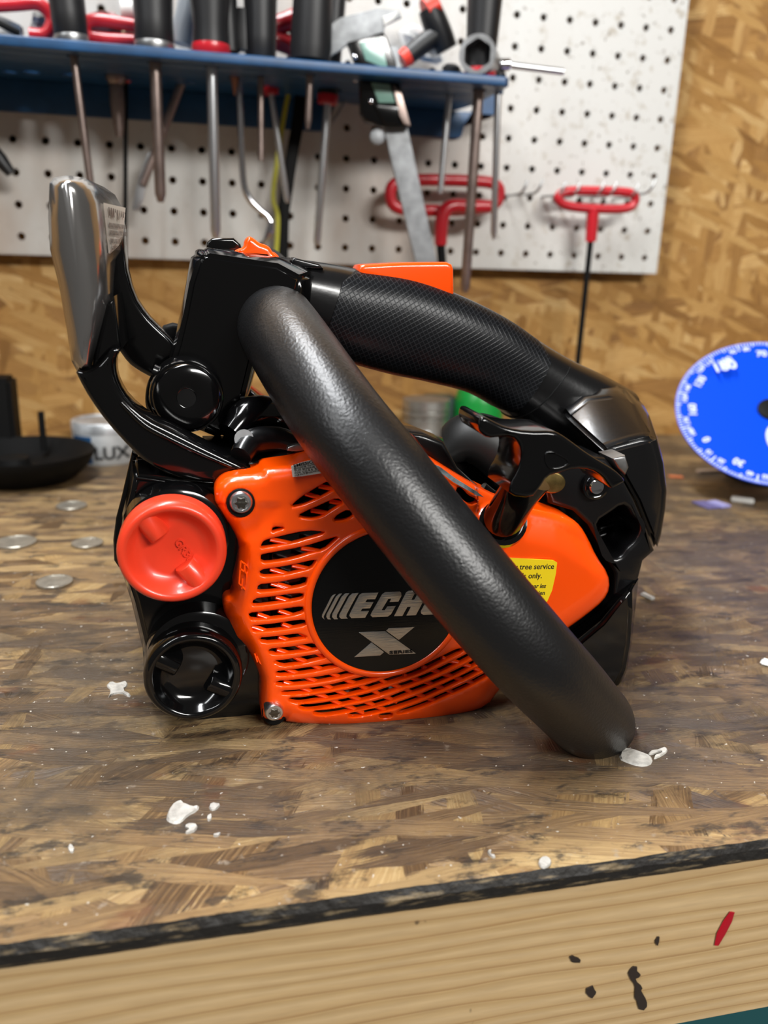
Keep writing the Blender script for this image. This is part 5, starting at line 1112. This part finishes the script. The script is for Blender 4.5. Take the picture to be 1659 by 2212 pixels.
mount = lathe('vibration_mount', mc, (0, 1, 0), [(.0012, .0032), (.0002, .0034), (0, .0038), (0, .0112), (.0008, .0120), (.0022, .0124), (.0022, .0130), (.0035, .0134), (.020, .0136)], M['black'], saw, 48, 50)
lathe('mount_hole', mc+V((0, -.0001, 0)), (0, 1, 0), [(0.0004, 0), (.0004, .0034), (.003, .0034)], M['blackmatte'], mount, 30)
tube('cable_clip', [S(348, 806, .040), S(332, 820, .038), S(324, 850, .038), (S(326, 880, .038)), S(345, 905, .040)], [.0012, .0016, .0016, .0016, .0014], M['black'], saw, 12, n=5)
tube('cable_clip', [S(330, 800, .039), S(344, 806, .039)], .0024, M['satin'], saw, 14)
# choke knob and throttle lock-out
knob = prism('choke_knob', [(505, 545), (512, 538), (527, 534), (529, 518), (538, 509), (550, 515), (560, 524), (574, 528), (584, 534), (590, 545), (603, 556), (598, 568), (560, 565), (520, 556)], .062, .070, M['orange'], saw, .0022, smooth_n=1)
prism('knob_flange', [(505, 548), (514, 539), (540, 534), (590, 542), (606, 556), (600, 575), (520, 570)], .068, .082, M['orange'], knob, .001, smooth_n=1)
prism('throttle_lockout', [(774, 582), (779, 573), (790, 571), (870, 567), (966, 566), (977, 571), (981, 582), (982, 640), (900, 640), (780, 620)], .064, .080, M['orange'], saw, .0018)
prism('handle_rib', [(628, 562), (636, 556), (650, 560), (690, 570), (700, 580), (640, 580)], .060, .085, M['satin'], saw, .001)

# ---- front handle bar in grained rubber
HB_ = [(575, 628, 150), (572, 645, 158), (590, 690, 168), (622, 742, 184), (721, 892, 200), (806, 1000, 205), (893, 1111, 206), (980, 1220, 206), (1049, 1303, 205), (1150, 1420, 200), (1226, 1500, 188), (1262, 1540, 180), (1283, 1560, 172), (1284, 1566, 160), (1262, 1550, 146)]
RB = .0155
bp_ = [D(u, v, FPX*2*RB/w_) for u, v, w_ in HB_]
bp_ = [bp_[0]+V((0, .03, 0.004))]+bp_+[bp_[-1]+V((-.012, .03, .0))]
q = [V(a) for a in catmull([tuple(p) for p in bp_], 6)]
for _ in range(6): q = [q[0]]+[(q[i-1]+q[i]*2+q[i+1])/4 for i in range(1, len(q)-1)]+[q[-1]]
link('front_handle_bar', bm_mesh(sweep_bm(q, RB, 56, up=V((0.1, 0.3, 1)).normalized())), M['rubber'], saw, 70)
loft('bar_collar', [(.050, [(500, 590), (560, 572), (620, 590), (650, 640), (620, 700), (540, 720), (490, 680), (484, 630)]), (.080, [(470, 575), (560, 560), (650, 580), (680, 640), (650, 700), (540, 740), (470, 690), (460, 630)])], M['black'], saw, .003)

# ---- pull handle
ph_ = [(1038, 904), (1047, 900), (1066, 910), (1095, 924), (1140, 932), (1197, 931), (1216, 940), (1240, 957), (1268, 978), (1300, 998), (1330, 1016), (1350, 1034), (1352, 1042), (1338, 1050), (1322, 1058), (1312, 1044), (1302, 1030), (1278, 1015), (1244, 1013), (1208, 1024),
       (1184, 1030), (1168, 1056), (1150, 1078), (1100, 1072), (1104, 1045), (1120, 1020), (1129, 985), (1124, 960), (1106, 943), (1076, 946), (1056, 948), (1040, 938), (1034, 920)]
pull = prism('pull_handle', ph_, -.032, -.009, M['black'], saw, .0015, smooth_n=1)
st = [S(1140, 1030, -.020), S(1120, 1065, -.018), S(1100, 1100, -.012), S(1088, 1122, -.006), S(1084, 1132, -.002)]
tube('pull_handle_stem', st, [.0085, .0072, .0072, .0078, .0078], M['black'], pull, 28, n=4)
tube('stem_collar', [S(1087, 1128, -.0065), S(1085, 1134, -.003)], .0088, M['black'], pull, 28)
pc = S(1196, 994, -.0301); 
link('finger_recess', plate([(S(u, v, -.030).x, S(u, v, -.030).z) for u, v in chaikin([(1170, 976), (1182, 970), (1200, 976), (1228, 992), (1222, 1004), (1196, 1012), (1180, 1010), (1171, 996)], 1)], [[(S(u, v, -.030).x, S(u, v, -.030).z) for u, v in chaikin([(1174, 979), (1184, 974), (1200, 980), (1222, 993), (1217, 1001), (1196, 1008), (1183, 1005), (1175, 995)], 1)]], .0012, .0003, lambda x, y, w_: V((x, SY-.0324+w_, y))), M['black'], pull, 50)

# ---- hand guard
GP = [(107, 396), (117, 383), (147, 379), (181, 384), (201, 401), (212, 434), (222, 502), (229, 569), (234, 637), (229, 673), (215, 721), (195, 800), (168, 805), (154, 779), (146, 721), (128, 620), (108, 539), (104, 468)]
def ridge(q, k): 
    rx = float(np.interp(q[1], [380, 470, 560, 640, 720, 800], [140, 150, 172, 186, 190, 184])); return (rx+(q[0]-rx)*k, 590+(q[1]-590)*(1-(1-k)*.10))
loft('hand_guard', [(.0118, [ridge(q, .22) for q in GP]), (.0135, [ridge(q, .55) for q in GP]), (.018, [(118, 402), (126, 392), (150, 388), (178, 394), (196, 410), (206, 440), (214, 502), (221, 569), (226, 637), (221, 675), (207, 722), (190, 790), (172, 794), (158, 772), (152, 721), (136, 620), (116, 539), (112, 468)]),
                    (.0215, [(107, 396), (117, 383), (147, 379), (181, 384), (201, 401), (212, 434), (222, 502), (229, 569), (234, 637), (229, 673), (215, 721), (195, 800), (168, 805), (154, 779), (146, 721), (128, 620), (108, 539), (104, 468)]),
                    (.030, [(108, 398), (118, 384), (150, 380), (190, 388), (212, 404), (226, 434), (232, 502), (236, 569), (240, 637), (236, 668), (226, 715), (205, 780), (175, 790), (160, 770), (150, 715), (132, 620), (112, 539), (108, 470)]),
                    (.056, [(140, 420), (150, 405), (180, 396), (225, 404), (248, 420), (266, 452), (268, 502), (262, 540), (250, 560), (246, 600), (244, 660), (230, 700), (200, 700), (190, 680), (180, 640), (165, 580), (150, 530), (140, 480)]),
                    (.090, [(160, 440), (170, 430), (190, 425), (215, 430), (230, 440), (236, 460), (238, 502), (236, 540), (230, 570), (226, 600), (222, 640), (215, 680), (200, 680), (195, 660), (190, 630), (180, 580), (170, 530), (160, 480)])], M['guard'], saw, 0, smooth=70)
gl = bmesh.new(); lq = [S(220, 438, .0265), S(267, 449, .0555), S(262, 500, .0555), S(247, 552, .0555), S(229, 549, .0265)]
lq = [S(221, 438, .0270)+V((.0004, -.0008, 0)), S(267, 449, .0545)+V((.0008, -.0012, 0)), S(262, 506, .0545)+V((.0008, -.0012, 0)), S(247, 552, .0545)+V((.0008, -.0012, 0)), S(231, 547, .0290)+V((.0006, -.0010, 0))]
gl.faces.new([gl.verts.new(a) for a in lq]); bmesh.ops.solidify(gl, geom=list(gl.faces), thickness=.0003)
lab_ = link('guard_label', bm_mesh(gl), mat('tan_label', (0.80, 0.75, 0.68), .5), saw, 0)
# printed rows of the guard label follow its plane
e1 = (lq[1]-lq[0]).normalized(); nn_ = e1.cross(lq[4]-lq[0]).normalized(); e2 = nn_.cross(e1); 
if nn_.dot(CAM-lq[0]) < 0: nn_ = -nn_
bm = bmesh.new(); W_ = (lq[1]-lq[0]).length; H_ = (lq[4]-lq[0]).length; dn = (lq[4]-lq[0]).normalized(); g = random.Random(5)
def quad(a0, b0, a1, b1):
    f_ = lambda a, b: lq[0]+(lq[1]-lq[0])*a+dn*(H_*b)+nn_*.0006
    bm.faces.new([bm.verts.new(f_(a, b)) for a, b in ((a0, b0), (a1, b0), (a1, b1), (a0, b1))])
for k in range(9):
    a_ = .12+k*.09; h_ = g.uniform(.05, .2); quad(a_, .07+k*.005, a_+g.uniform(.02, .05), .10+h_)
for row, (y_, n_) in enumerate(((.38, 14), (.53, 14), (.70, 7), (.84, 7))):
    for k in range(n_): a_ = .08+k*.058; quad(a_, y_, a_+.03, y_+.09)
link('printed_marks', bm_mesh(bm, normals=False), mat('brown_ink', (0.08, 0.05, 0.04), .5), lab_, 0)
na = prism('guard_arm', [(160, 800), (186, 802), (208, 790), (226, 770), (240, 752), (262, 756), (248, 772), (246, 800), (254, 832), (276, 868), (318, 903), (370, 928), (440, 964), (500, 993), (556, 1018), (520, 1022), (490, 1030), (470, 1046), (430, 1044), (370, 1032), (320, 1006), (285, 975), (230, 915), (192, 862), (170, 822)], .014, .030, M['black'], saw, .0022, smooth_n=1)
tube('arm_rib', [S(u, v, .0138) for u, v in ((262, 870), (310, 916), (360, 944), (430, 978), (500, 1008))], [.0007, .0011, .0011, .0011, .0007], M['black'], na, 10, n=5)
prism('guard_arm', [(228, 640), (236, 560), (250, 470), (266, 470), (269, 566), (289, 640), (316, 681), (343, 708), (377, 738), (420, 800), (400, 850), (348, 828), (323, 815), (296, 800), (276, 785), (254, 754), (234, 740), (222, 700)], .056, .072, M['black'], saw, .0022, smooth_n=1)
prism('guard_pivot', [(228, 660), (246, 640), (254, 700), (262, 756), (240, 760), (214, 790), (196, 800), (214, 722)], .020, .056, M['black'], saw, .0015)
prism('guard_spring_cover', [(344, 716), (352, 706), (372, 700), (390, 704), (398, 740), (370, 745), (352, 730)], .075, .085, M['blackmatte'], saw, .0015)
